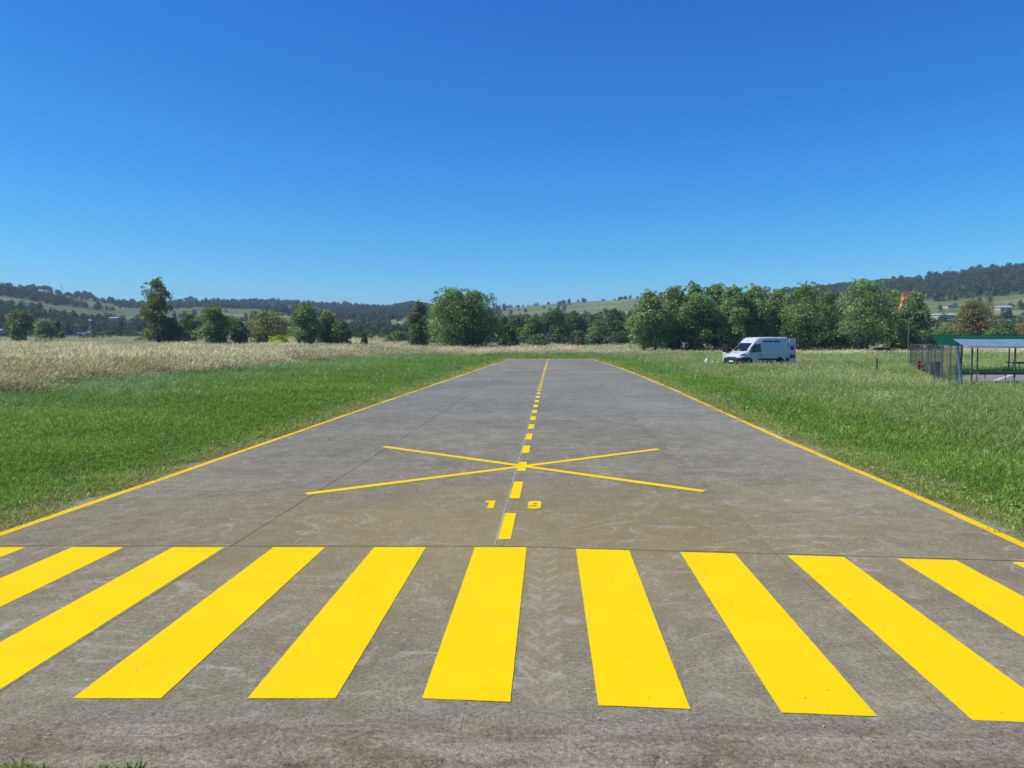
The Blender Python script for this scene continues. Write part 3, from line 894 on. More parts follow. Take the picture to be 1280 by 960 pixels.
# weeds, thatch and grit on the rough apron
ap_p = [tuft("apron_weed_%d" % i, M_GRASS, 22, 0.05, 0.03, 0.10, 0.008, 1.2, 250 + i, broad=(i % 2 == 0)) for i in range(4)]
def apron_z(x, y): return 0.045 + 0.020 * (fbm(x * 3, y * 5, 6, 4) - 0.45) - 0.008
cx = np.concatenate([rng.normal(-2.40, 0.10, 150), rng.normal(-2.6, 0.2, 90), rng.normal(-1.98, 0.04, 14), rng.normal(-1.84, 0.015, 5), rng.normal(-0.14, 0.03, 4), rng.normal(-2.02, .1, 10)])
cy = np.concatenate([rng.normal(3.47, 0.05, 150), rng.normal(3.44, 0.05, 90), rng.normal(3.50, 0.03, 14), rng.normal(3.54, 0.01, 5), rng.normal(3.47, 0.02, 4), rng.normal(3.47, .03, 10)])
n = len(cx)
tint = colmix((0.12, 0.24, 0.03), (0.24, 0.32, 0.05), rng.random(n))
sc = rng.uniform(0.5, 1.0, n)
scatter("apron_weeds", np.stack([cx, cy, apron_z(cx, cy)], 1), ap_p, np.stack([sc, sc, sc], 1), rotz(n), tint, rng.integers(0, 4, n))
th_p = [tuft("thatch_%d" % i, M_STRAW, 12, 0.06, 0.006, 0.02, 0.004, 5.5, 270 + i) for i in range(4)]
cx = rng.uniform(-3.4, 3.2, 3000); cy = 3.42 + np.abs(rng.normal(0, 0.13, 3000))
kk = rng.random(3000) < sstep(0.45, 0.62, fbm(cx * 1.6, cy * 3, 15, 3)) * sstep(4.3, 3.5, cy)
cx, cy = cx[kk], cy[kk]; n = len(cx)
tint = colmix((0.28, 0.22, 0.12), (0.14, 0.10, 0.06), rng.random(n)); sc = rng.uniform(0.25, 0.7, n)
scatter("dry_thatch", np.stack([cx, cy, apron_z(cx, cy) + 0.004], 1), th_p, np.stack([sc, sc, sc], 1), rotz(n), tint, rng.integers(0, 4, n))
# pebbles
M_PEB = MatB("pebble"); at = M_PEB.node("ShaderNodeAttribute"); at.attribute_type = 'INSTANCER'; at.attribute_name = 'tint'
M_PEB.principled(at.outputs['Color'], 0.85, 0, 0.2); M_PEB = M_PEB.m
pebs = []
for k in range(4):
    bm_ = bmesh.new(); bmesh.ops.create_icosphere(bm_, subdivisions=1, radius=1.0)
    for v in bm_.verts: v.co *= random.uniform(0.7, 1.2); v.co.z *= 0.55
    me = bpy.data.meshes.new("pebble_kind"); bm_.to_mesh(me); bm_.free(); me.materials.append(M_PEB)
    pebs.append(bpy.data.objects.new("pebble_kind_%d" % k, me))
n = 1500
cx = rng.uniform(-3.3, 3.2, n); cy = 3.35 + np.abs(rng.normal(0, 0.42, n)); kk = cy < 4.5 - 0.02 * cx; cx, cy = cx[kk], cy[kk]
n = len(cx)
sc = np.where(rng.random(n) < 0.07, rng.uniform(0.004, 0.007, n), rng.uniform(0.0015, 0.0035, n))
tint = np.where((rng.random(n) < 0.35)[:, None], np.array([[0.55, 0.52, 0.45]]), colmix((0.10, 0.085, 0.07), (0.28, 0.25, 0.21), rng.random(n)))
scatter("loose_pebbles", np.stack([cx, cy, np.maximum(apron_z(cx, cy), TOP) + 0.001], 1), pebs, np.stack([sc] * 3, 1), rotz(n), tint, rng.integers(0, 4, n))
# bits of leaf and grit blown on to the runway and its paint
n = 160
cy = rng.uniform(3.9, 30, n) ** 1.0; cx = rng.uniform(-1, 1, n) * (0.5 + cy * 0.45); kk = (cx > edge_l(cy)) & (cx < edge_r(cy)); cx, cy = cx[kk], cy[kk]; n = len(cx)
sc = rng.uniform(0.002, 0.0045, n) * np.interp(cy, [4, 30], [1, 2.2])
tint = colmix((0.10, 0.075, 0.045), (0.5, 0.46, 0.38), (rng.random(n) < 0.5).astype(float))
scatter("runway_grit", np.stack([cx, cy, np.full(n, TOP + 0.006)], 1), pebs, np.stack([sc * 1.8, sc, sc * 0.7], 1), rotz(n, 0.02), tint, rng.integers(0, 4, n))

# ------------------------------------------------------------------ trees
M_LEAF = mat_leaf("tree_leaves", 'OBJECT', 0.42, 0.02, 0.45, 0.25)
M_BARK = mat_plain("bark", (0.11, 0.085, 0.06), 0.95, var=0.4, scale=4)

def crown_mesh(seed, W, H, z0, shape, n_leaf, leaf, n_blob=34, blob=0.2):
    """leaf quads on many small clumps filling an uneven envelope. z from z0 to H, width W"""
    g = np.random.default_rng(seed)
    Hc = H - z0
    cs, rs = [], []
    tries = 0
    while len(cs) < n_blob and tries < 4000:
        tries += 1
        t = (len(cs) + g.random()) / n_blob               # height in crown, spread evenly
        if shape == 'round': e = math.sqrt(max(0.0, 1 - (2 * t - 0.95) ** 2 / 1.05))
        elif shape == 'tall': e = min(1.0, 0.72 + 0.9 * t) * math.sqrt(max(0.0, 1 - max(0, (t - 0.45) / 0.56) ** 2))
        elif shape == 'bush': e = math.sqrt(max(0.0, 1 - t ** 2.2)) * (0.85 + 0.15 * min(1, t * 4))
        elif shape == 'umbrella': e = (0.35 + 0.65 * min(1, t * 1.7)) * math.sqrt(max(0.0, 1 - max(0, (t - 0.5) / 0.52) ** 2))
        else: e = math.sqrt(max(0.0, 1 - (2 * t - 1) ** 2))
        a = g.uniform(0, 6.283); rho = math.sqrt(g.uniform(0.08, 1.0)) * e
        lob = 1 + 0.16 * math.sin(2 * a + seed) + 0.10 * math.sin(3 * a + 2 * seed + 4 * t)
        rb = W * blob * g.uniform(0.7, 1.35) * (0.8 if t > 0.8 else 1.0)
        rad = max(0.0, (W / 2 * lob) * rho - rb * 0.7)
        cs.append((rad * math.cos(a), rad * math.sin(a), z0 + rb * 0.4 + t * max(0.1, (Hc - rb * 1.1)))); rs.append(rb)
    # twiggy sprays at the top
    for _ in range(max(3, n_blob // 5)):
        a = g.uniform(0, 6.283); rr = W * 0.36 * math.sqrt(g.random())
        top = H - 0.25 * Hc * (rr / (W * 0.5)) ** 2
        cs.append((rr * math.cos(a), rr * math.sin(a), top - W * 0.02 + g.uniform(-0.02, 0.05) * Hc)); rs.append(W * blob * g.uniform(0.18, 0.36))
    cs = np.array(cs); rs = np.array(rs)
    p = rs ** 2; p /= p.sum()
    bi = g.choice(len(cs), n_leaf, p=p)
    d = g.normal(size=(n_leaf, 3)); d /= np.linalg.norm(d, axis=1)[:, None]
    d[:, 2] = np.where(d[:, 2] < -0.4, -d[:, 2], d[:, 2])
    rad = rs[bi] * (g.uniform(0.35, 1.0, n_leaf) ** 0.5) * np.where(g.random(n_leaf) < 0.1, 1.22, 1.0)
    sq = np.array([1.0, 1.0, 0.85])
    c = cs[bi] + d * rad[:, None] * sq
    c[:, 2] = np.maximum(c[:, 2], 0.05)
    nrm = d * 0.65 + g.normal(size=(n_leaf, 3)) * 0.6 + np.array([0, 0, 0.25])
    nrm /= np.linalg.norm(nrm, axis=1)[:, None]
    t1 = np.cross(nrm, g.normal(size=(n_leaf, 3))); t1 /= np.linalg.norm(t1, axis=1)[:, None]
    t2 = np.cross(nrm, t1)
    L = leaf * g.uniform(0.6, 1.35, n_leaf)[:, None]; Wd = L * g.uniform(0.45, 0.75, n_leaf)[:, None]
    co = np.stack([c - t1 * L * .5, c + t2 * Wd * .5 + nrm * L * 0.1, c + t1 * L * .5, c - t2 * Wd * .5 + nrm * L * 0.1], 1).reshape(-1, 3)
    f = np.arange(n_leaf * 4).reshape(-1, 4)
    me = fast_mesh("crown", co, f)
    blobv = g.random(len(cs))
    set_var(me, np.clip(0.55 * blobv[bi] + 0.45 * g.random(n_leaf), 0, 1))
    return me, cs, rs

def trunk_mesh(seed, H, z0, W, lean=(0, 0), multi=1, tips=None, thick=0.028):
    g = random.Random(seed)
    m = MB()
    for s in range(multi):
        ox, oy = (0, 0) if multi == 1 else (g.uniform(-.09, .09) * W, g.uniform(-.09, .09) * W)
        top = Vector((lean[0] + ox * 2.5, lean[1] + oy * 2.5, H * 0.72)); r0 = thick * H * (1 if multi == 1 else 0.7)
        pts = [Vector((ox, oy, -0.3))]
        for k in range(1, 6):
            t = k / 5; pts.append(Vector((ox + (top.x - ox) * t + g.uniform(-.02, .02) * H * (k < 5), oy + (top.y - oy) * t + g.uniform(-.02, .02) * H, top.z * t)))
        m.tube(pts, [r0 * 1.25, r0, r0 * .8, r0 * .62, r0 * .45, r0 * .2], 7)
        if tips is not None:
            for q in g.sample(range(len(tips)), min(len(tips), 9 if multi == 1 else 5)):
                e = Vector(tips[q]); k = g.randint(1, 4); st = pts[k]
                if e.z < st.z * 0.8: st = pts[1]
                mid = st.lerp(e, 0.5) + Vector((0, 0, -0.03 * H))
                rb = r0 * (.42 - .06 * k)
                m.tube([st, mid, e], [rb, rb * .6, rb * .2], 5)
    return m

def tree(name, px, y_top, y_base, wpx, dist, shape, color, label, z0=0.12, n_leaf=4200, leaf=0.45, group=None, cat='tree', lean=(0, 0), multi=1, n_blob=34, blob=0.2, depth=None, trunk=True, seed=None, zc=None):
    """px: picture column of the trunk, used once to find where it stands; sizes in metres from there"""
    X = (px - 640) / 950 * dist
    zg = land1(X, dist) if dist > 97 else 0.0
    ztop = CAM_H + (427 - y_top) / 950 * dist
    H = ztop - zg
    W = wpx / 950 * dist
    sd = seed or int(px * 7 + dist)
    root = empty(name, (X, dist, zg), 0.0, label=label, cat=cat, group=group)
    me, cs, rs = crown_mesh(sd, W * 1.06, H, z0 * H if zc is None else zc, shape, int(n_leaf * 2.7), leaf * 0.80, int(n_blob * 1.25), blob)
    color = tuple(k_ * q for k_, q in zip((2.3, 2.35, 1.8), color))
    me.materials.append(M_LEAF)
    cr = link_mesh("crown", me, None, root)
    cr.location = (lean[0], lean[1], 0)
    cr.color = (*color, 1)
    if trunk:
        t = trunk_mesh(sd, H, z0 * H, W, lean, multi, [(c[0] + lean[0], c[1] + lean[1], c[2]) for c in cs])
        t.build("trunk", M_BARK, root, smooth=True)
    return root

DK = (0.045, 0.072, 0.026); GR = (0.070, 0.112, 0.034); MG = (0.085, 0.125, 0.045); OL = (0.125, 0.135, 0.055); SG = (0.098, 0.128, 0.062); LG = (0.115, 0.165, 0.045)
BR = (0.155, 0.120, 0.050)
# left of the runway
tree('field_tree', 36, 388, 421, 32, 175, 'umbrella', (0.085, 0.086, 0.036), 'small brown-topped tree with a leaning bare trunk at far left', z0=0.42, n_leaf=2400, leaf=0.5, lean=(-1.4, 0), n_blob=22, blob=.24)
tree('shrub', 22, 400, 424, 18, 172, 'bush', MG, 'low green shrub just left of the leaning-trunk tree', 0.02, 1500, .5, cat='shrub', n_blob=14, blob=.26)
tree('shrub', 57, 399, 424, 32, 190, 'bush', SG, 'grey-green shrub just right of the leaning-trunk tree', 0.02, 2000, .5, cat='shrub', n_blob=18, blob=.24)
tree('shrub', 72, 398, 424, 18, 210, 'bush', DK, 'dark shrub behind the grey-green one at far left', 0.02, 1500, .5, cat='shrub', n_blob=14, blob=.26)
tree('tall_tree', 198, 350, 430, 44, 150, 'tall', (0.068, 0.082, 0.032), 'tallest lone tree on the left with bronze-tinged top', z0=0.10, n_leaf=4300, leaf=0.46, n_blob=44, blob=.17)
tree('shrub', 214, 398, 430, 44, 152, 'bush', DK, 'dark shrub at the foot of the tall bronze-topped tree', 0.02, 2600, .45, cat='shrub', n_blob=24, blob=.2)
tree('bushy_tree', 238, 392, 428, 30, 165, 'bush', (0.055, 0.098, 0.034), 'narrow green tree between the tall tree and the dense rounded bush tree', 0.03, 2400, .45, n_blob=22, blob=.22)
tree('bushy_tree', 270, 382, 431, 50, 146, 'round', GR, 'dense rounded green tree right of the tall bronze-topped tree', 0.02, 4600, .42, n_blob=44, blob=.18, multi=3)
tree('shrub', 300, 402, 430, 26, 150, 'bush', GR, 'shrub filling the gap right of the dense rounded tree on the left', 0.02, 1700, .45, cat='shrub', n_blob=16, blob=.24)
tree('olive_tree', 334, 388, 429, 56, 152, 'round', OL, 'pale olive-green loose tree left of the domed green tree', 0.03, 4000, .42, n_blob=44, blob=.17, multi=3)
tree('shrub', 350, 419, 431, 36, 143, 'bush', (0.20, 0.215, 0.03), 'low yellow-green shrub in front of the olive tree', 0.0, 1800, .36, cat='shrub', n_blob=20, blob=.2)
tree('domed_tree', 381, 378, 431, 46, 145, 'round', (0.075, 0.128, 0.036), 'domed bright green tree tallest of the left middle thicket', 0.03, 5000, .42, n_blob=46, blob=.18)
tree('bushy_tree', 410, 389, 430, 40, 150, 'round', (0.095, 0.115, 0.045), 'yellowish tree right of the domed green tree', 0.03, 3200, .42, n_blob=34, blob=.19, multi=2)
tree('bushy_tree', 428, 402, 430, 32, 147, 'bush', (0.062, 0.088, 0.030), 'low dark tree ending the left thicket on its right', 0.02, 2400, .42, n_blob=22, blob=.2)
tree('shrub', 455, 416, 428, 12, 150, 'bush', GR, 'tiny shrub alone in the dry grass left of the large paired trees', 0.02, 700, .4, cat='shrub', n_blob=9, blob=.28)
tree('shrub', 486, 418, 429, 16, 160, 'bush', LG, 'small light green shrub left of the dark slim tree', 0.02, 800, .4, cat='shrub', n_blob=10, blob=.28)
tree('shrub', 500, 414, 429, 26, 170, 'bush', MG, 'rounded shrub at the left foot of the dark slim tree', 0.02, 1200, .45, cat='shrub', n_blob=14, blob=.26)
# centre
tree('slim_tree', 524, 378, 431, 36, 150, 'tall', (0.055, 0.072, 0.028), 'dark slim tree left of the big bright green tree', 0.03, 3600, .44, n_blob=36, blob=.18, multi=2)
tree('big_tree', 566, 361, 433, 72, 140, 'round', (0.085, 0.135, 0.040), 'big bright green tree left of the runway end, left half of the pair', 0.02, 6400, .42, n_blob=66, blob=.18, multi=3)
tree('big_tree', 592, 363, 433, 70, 143, 'round', (0.068, 0.108, 0.034), 'big green tree left of the runway end, right half of the pair', 0.02, 6000, .42, n_blob=62, blob=.18, multi=3)
tree('slim_tree', 629, 395, 431, 22, 150, 'tall', GR, 'small pointed tree right of the big paired trees', 0.02, 2000, .42, n_blob=22, blob=.22)
cen = [(648, 396, 34, 185, DK, 'low dark tree first in the dark belt beyond the runway end'), (668, 398, 34, 170, GR, 'mid green tree in the dark belt left of the blue board'),
       (694, 388, 52, 190, DK, 'broad dark tree above the blue board'), (716, 390, 40, 200, DK, 'dark tree right of the broad one above the blue board'),
       (741, 394, 34, 205, (0.05, 0.075, 0.032), 'dark tree behind the pale rounded shrub'), (765, 387, 46, 195, DK, 'broad very dark tree right of the pale rounded shrub'),
       (790, 390, 36, 190, DK, 'dark tree just left of the willow row')]
for (px, yt, w, d, colr, lab) in cen:
    tree('dark_tree', px, yt, 430, w, d, 'round', colr, lab, 0.04, 3200, .55, group='dark trees beyond the runway end', n_blob=34, blob=.19, multi=2)
tree('shrub', 748, 401, 431, 34, 158, 'bush', (0.085, 0.125, 0.048), 'pale rounded shrub in front of the dark belt beyond the runway', 0.02, 2400, .42, cat='shrub', n_blob=24, blob=.22)
tree('shrub', 727, 413, 431, 20, 160, 'bush', (0.09, 0.085, 0.055), 'low brownish shrub left of the pale rounded one', 0.02, 1000, .42, cat='shrub', n_blob=12, blob=.26)
tree('shrub', 672, 417, 431, 36, 150, 'bush', GR, 'low green shrub below the blue board', 0.0, 1600, .42, cat='shrub', n_blob=18, blob=.22)
tree('shrub', 640, 415, 431, 22, 150, 'bush', DK, 'low dark shrub between the pointed tree and the dark belt', 0.0, 1100, .42, cat='shrub', n_blob=12, blob=.25)
tree('shrub', 778, 414, 431, 46, 165, 'bush', DK, 'low dark shrub at the left foot of the willow row', 0.0, 1800, .45, cat='shrub', n_blob=20, blob=.22)
# row of willows and poplars on the right
row = [(812, 366, 44, 122, 'first willow of the row at its left end, paler and leaning outward'), (842, 360, 40, 126, 'second willow of the row with ragged top'), (868, 356, 42, 124, 'third willow of the row, left of the van'),
       (893, 357, 38, 127, 'willow standing directly behind the cab of the white van, left one'), (915, 359, 40, 123, 'willow rising behind the windscreen of the white van'), (944, 358, 42, 125, 'willow rising behind the middle of the white van'),
       (970, 362, 34, 128, 'darker willow behind the rear of the white van'), (1004, 357, 52, 122, 'broad rounded willow just right of the van'), (1034, 366, 34, 130, 'recessed dark willow between two broad rounded ones'),
       (1077, 350, 62, 120, 'tallest and broadest willow of the row, left of the windsock'), (1116, 364, 40, 128, 'willow behind the windsock sleeve'), (1142, 366, 40, 124, 'last willow of the row, right of the windsock pole')]
for i, (px, yt, w, d, lab) in enumerate(row):
    colr = [(0.108, 0.146, 0.066), (0.096, 0.134, 0.058), (0.092, 0.128, 0.052), (0.084, 0.118, 0.050)][(i * 7 + i // 3) % 4]
    if i == 9: colr = (0.10, 0.137, 0.062)
    tree('willow_tree', px, yt - 1, 432, w * 1.42, d, 'round' if i % 4 else 'tall', colr, lab, 0.07, 5600, .40, group='row of willows behind the van', n_blob=48, blob=.165, multi=2)
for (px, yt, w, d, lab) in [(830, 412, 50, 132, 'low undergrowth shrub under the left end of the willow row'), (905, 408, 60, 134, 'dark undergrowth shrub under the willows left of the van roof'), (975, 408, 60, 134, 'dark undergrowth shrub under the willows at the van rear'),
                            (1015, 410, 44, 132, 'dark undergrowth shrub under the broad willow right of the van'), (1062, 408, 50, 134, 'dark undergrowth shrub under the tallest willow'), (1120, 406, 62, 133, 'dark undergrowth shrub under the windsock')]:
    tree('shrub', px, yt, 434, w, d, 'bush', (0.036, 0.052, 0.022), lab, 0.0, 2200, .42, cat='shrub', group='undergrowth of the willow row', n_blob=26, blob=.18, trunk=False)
# right edge
tree('brown_tree', 1215, 376, 420, 62, 165, 'round', (0.098, 0.086, 0.038), 'rounded olive-brown tree above the green canopy', 0.05, 5000, .46, n_blob=48, blob=.165)
tree('brown_tree', 1290, 392, 418, 40, 168, 'round', (0.15, 0.10, 0.04), 'orange-brown tree cut off by the right edge', 0.05, 2600, .46, n_blob=28, blob=.2)
tree('shrub', 1166, 419, 432, 22, 128, 'bush', (0.17, 0.25, 0.03), 'small vivid yellow-green shrub left of the green canopy', 0.0, 1500, .34, cat='shrub', n_blob=16, blob=.24)
tree('shrub', 1182, 408, 432, 40, 175, 'bush', MG, 'green shrub at the left foot of the olive-brown tree', 0.0, 1800, .48, cat='shrub', n_blob=20, blob=.22)
tree('shrub', 1252, 400, 424, 50, 172, 'bush', (0.06, 0.10, 0.032), 'green shrub at the right foot of the olive-brown tree', 0.0, 2400, .48, cat='shrub', n_blob=24, blob=.2)
tree('shrub', 1240, 411, 424, 36, 150, 'bush', (0.085, 0.13, 0.035), 'low green shrub just above the canopy roof', 0.0, 1800, .42, cat='shrub', n_blob=20, blob=.22)

# far woods: nobody could count these
def far_protos():
    out = []
    for k in range(5):
        me, _, _ = crown_mesh(900 + k, 8.6 if k % 2 else 7.0, 7.5 + k * 0.4, 0.0, ('bush', 'round', 'round', 'bush', 'umbrella')[k], 300, 1.15, 16, .25)
        me.materials.append(M_FOREST)
        out.append(bpy.data.objects.new("far_tree_%d" % k, me))
    return out
n = 60000
fy_ = np.sqrt(rng.uniform(275.0 ** 2, 1500.0 ** 2, n)); fx_ = rng.uniform(-0.78, 0.78, n) * fy_
k = rng.random(n) < forest_density(fx_, fy_) * 0.9 * np.interp(fy_, [275, 900, 1500], [1.0, 0.9, 0.8])
fx_, fy_ = fx_[k], fy_[k]
n = len(fx_)
s = rng.uniform(0.45, 0.95, n) * np.interp(fy_, [275, 700], [0.7, 1.0])
tint = colmix((0.050, 0.090, 0.030), (0.125, 0.175, 0.052), rng.random(n) ** 1.3)
tint = tint + (np.array([0.16, 0.18, 0.07]) - tint) * ((rng.random(n) < 0.12) * (fy_ < 700))[:, None]
scatter("far_woods", np.stack([fx_, fy_, land(fx_, fy_) - 0.5], 1), far_protos(), np.stack([s * rng.uniform(.9, 1.3, n), s, s], 1), rotz(n, 0.03), tint, rng.integers(0, 5, n))
# low scrub in the valley floor behind the dry field
n = 9000
fy_ = np.sqrt(rng.uniform(165.0 ** 2, 330.0 ** 2, n)); fx_ = rng.uniform(-0.75, 0.75, n) * fy_
ppx = 640 + 950 * fx_ / fy_
k = rng.random(n) < sstep(0.46, 0.60, fbm(fx_ / 40, fy_ / 10, 88, 3)) * 0.5 * np.where((ppx > 425) & (ppx < 520), 0.5, 1)
fx_, fy_ = fx_[k], fy_[k]; n = len(fx_)
s = rng.uniform(0.18, 0.42, n)
tint = colmix((0.075, 0.12, 0.042), (0.17, 0.20, 0.075), rng.random(n))
scatter("valley_scrub", np.stack([fx_, fy_, land(fx_, fy_) - 0.2], 1), far_protos(), np.stack([s * 1.5, s * 1.5, s], 1), rotz(n, 0.03), tint, rng.integers(0, 5, n))

# single trees that stand out on the skyline
HM = [crown_mesh(950 + k, (8, 9.5, 10, 12.5)[k], (7, 6.2, 8, 7)[k], (0.4, 0.1, 0.6, 2.2)[k], ('round', 'bush', 'round', 'umbrella')[k], 650, 0.95, 20, .24)[0] for k in range(4)]
for me in HM: me.materials.append(M_LEAF)
htrunk = trunk_mesh(5, 7, 1, 7, (0, 0), 1, None, 0.03)
htrunk_o = None
sky_px = []
rc = random.Random(21)
for (a, b_, n_, sc, kinds) in ((12, 16, 1, .7, (1,)), (38, 46, 2, 1.2, (0, 1)), (46, 67, 5, 1.15, (3, 3, 0)), (72, 80, 2, .9, (1, 0)), (86, 92, 2, .8, (1,)), (95, 120, 7, 1.25, (0, 1, 2)), (138, 144, 2, 1.1, (0,)), (150, 172, 4, .8, (1, 0)),
        (228, 244, 4, 1.25, (3, 0, 3)), (267, 277, 2, .8, (0, 2)), (288, 299, 3, .75, (1, 0)), (303, 322, 5, 1.1, (0, 1, 2)), (330, 346, 4, .85, (1, 0)), (358, 369, 3, .8, (1,)), (393, 421, 7, 1.0, (0, 1, 1)), (430, 438, 3, 1.2, (0,)), (446, 463, 5, 1.05, (1, 0)),
        (493, 541, 12, 1.1, (0, 1, 1)), (628, 636, 2, 1.1, (0, 1)), (663, 672, 2, .45, (1, 0)), (684, 688, 1, .8, (1,)), (704, 708, 2, .6, (1,)), (722, 722, 1, .45, (1,)), (751, 756, 2, .45, (0,)), (766, 770, 1, .55, (1,)), (775, 784, 3, 1.05, (0, 1)),
        (944, 988, 7, 1.0, (0, 1, 1)), (1038, 1054, 3, 1.0, (1, 0)), (1112, 1280, 16, 1.05, (0, 1, 2))):
    for q in range(n_):
        sky_px.append((a + (b_ - a) * (q + rc.uniform(0.1, 0.9)) / n_, sc * rc.uniform(0.7, 1.3), rc.choice(kinds)))
for i, (px, s, k) in enumerate(sky_px):
    d = float(np.interp(px, RIDGE_PX, RIDGE_R)) - 8 - (i * 37 % 42)
    X = (px - 640) / 950 * d
    zone = [z for z in ((125, 'crest of the left hill'), (250, 'ridge either side of the tall bronze-topped tree'), (485, 'low ridge above the left thicket'), (620, 'wooded knoll left of the paired big trees'), (900, 'bare green hill beyond the runway end'), (1110, 'ridge showing over the willow row'), (9999, 'wooded right-hand hill above the windsock')) if px < z[0]][0][1]
    lab_ = ('flat-topped umbrella pine' if k == 3 else 'dark rounded tree') + ' on the ' + zone
    grp_ = 'trees on the ' + zone
    ro = empty('hillside_tree', (X, d, land1(X, d) - 0.3), (i * 1.7) % 6.28, label=lab_, cat='tree', group=grp_)
    cr = link_mesh('crown', HM[k], None, ro); cr.color = (0.062, 0.092, 0.042, 1)
    if htrunk_o is None:
        htrunk_o = htrunk.build('trunk', M_BARK, ro)
    else:
        link_mesh('trunk', htrunk_o.data, None, ro)
    ro.scale = (s, s, s)

# ------------------------------------------------------------------ the white van
M_WHITE = mat_plain("white_van_paint", (0.56, 0.56, 0.56), 0.35, 0, 0.4, var=0.04, coat=0.2)
M_BLACKP = mat_plain("black_plastic", (0.022, 0.023, 0.026), 0.6)
b = MatB("dark_glass"); p_ = b.principled((0.012, 0.016, 0.02), 0.06, 0, 0.6); M_GLASS = b.m
M_TYRE = mat_plain("tyre_rubber", (0.018, 0.018, 0.019), 0.85)
M_RIM = mat_plain("grey_rim", (0.09, 0.09, 0.095), 0.5, 0.4)
M_LAMP = mat_plain("lamp_lens", (0.62, 0.66, 0.70), 0.15, 0, 0.6, var=0.1)
M_BLUEL = mat_plain("navy_lettering", (0.012, 0.03, 0.13), 0.5)
M_PLATE = mat_plain("plate_white", (0.7, 0.7, 0.7), 0.4)
M_ORANGE = mat_plain("orange_paper", (0.7, 0.25, 0.06), 0.7)
M_RED_L = mat_plain("red_lens", (0.4, 0.02, 0.015), 0.3)
M_SEAMS = mat_plain("door_seam", (0.12, 0.13, 0.14), 0.8)

def cyl(mb, c, axis_y0, axis_y1, r, n=20, r2=None):
    mb.tube([(c[0], axis_y0, c[1]), (c[0], axis_y1, c[1])], [r, r2 or r], n)
    return mb

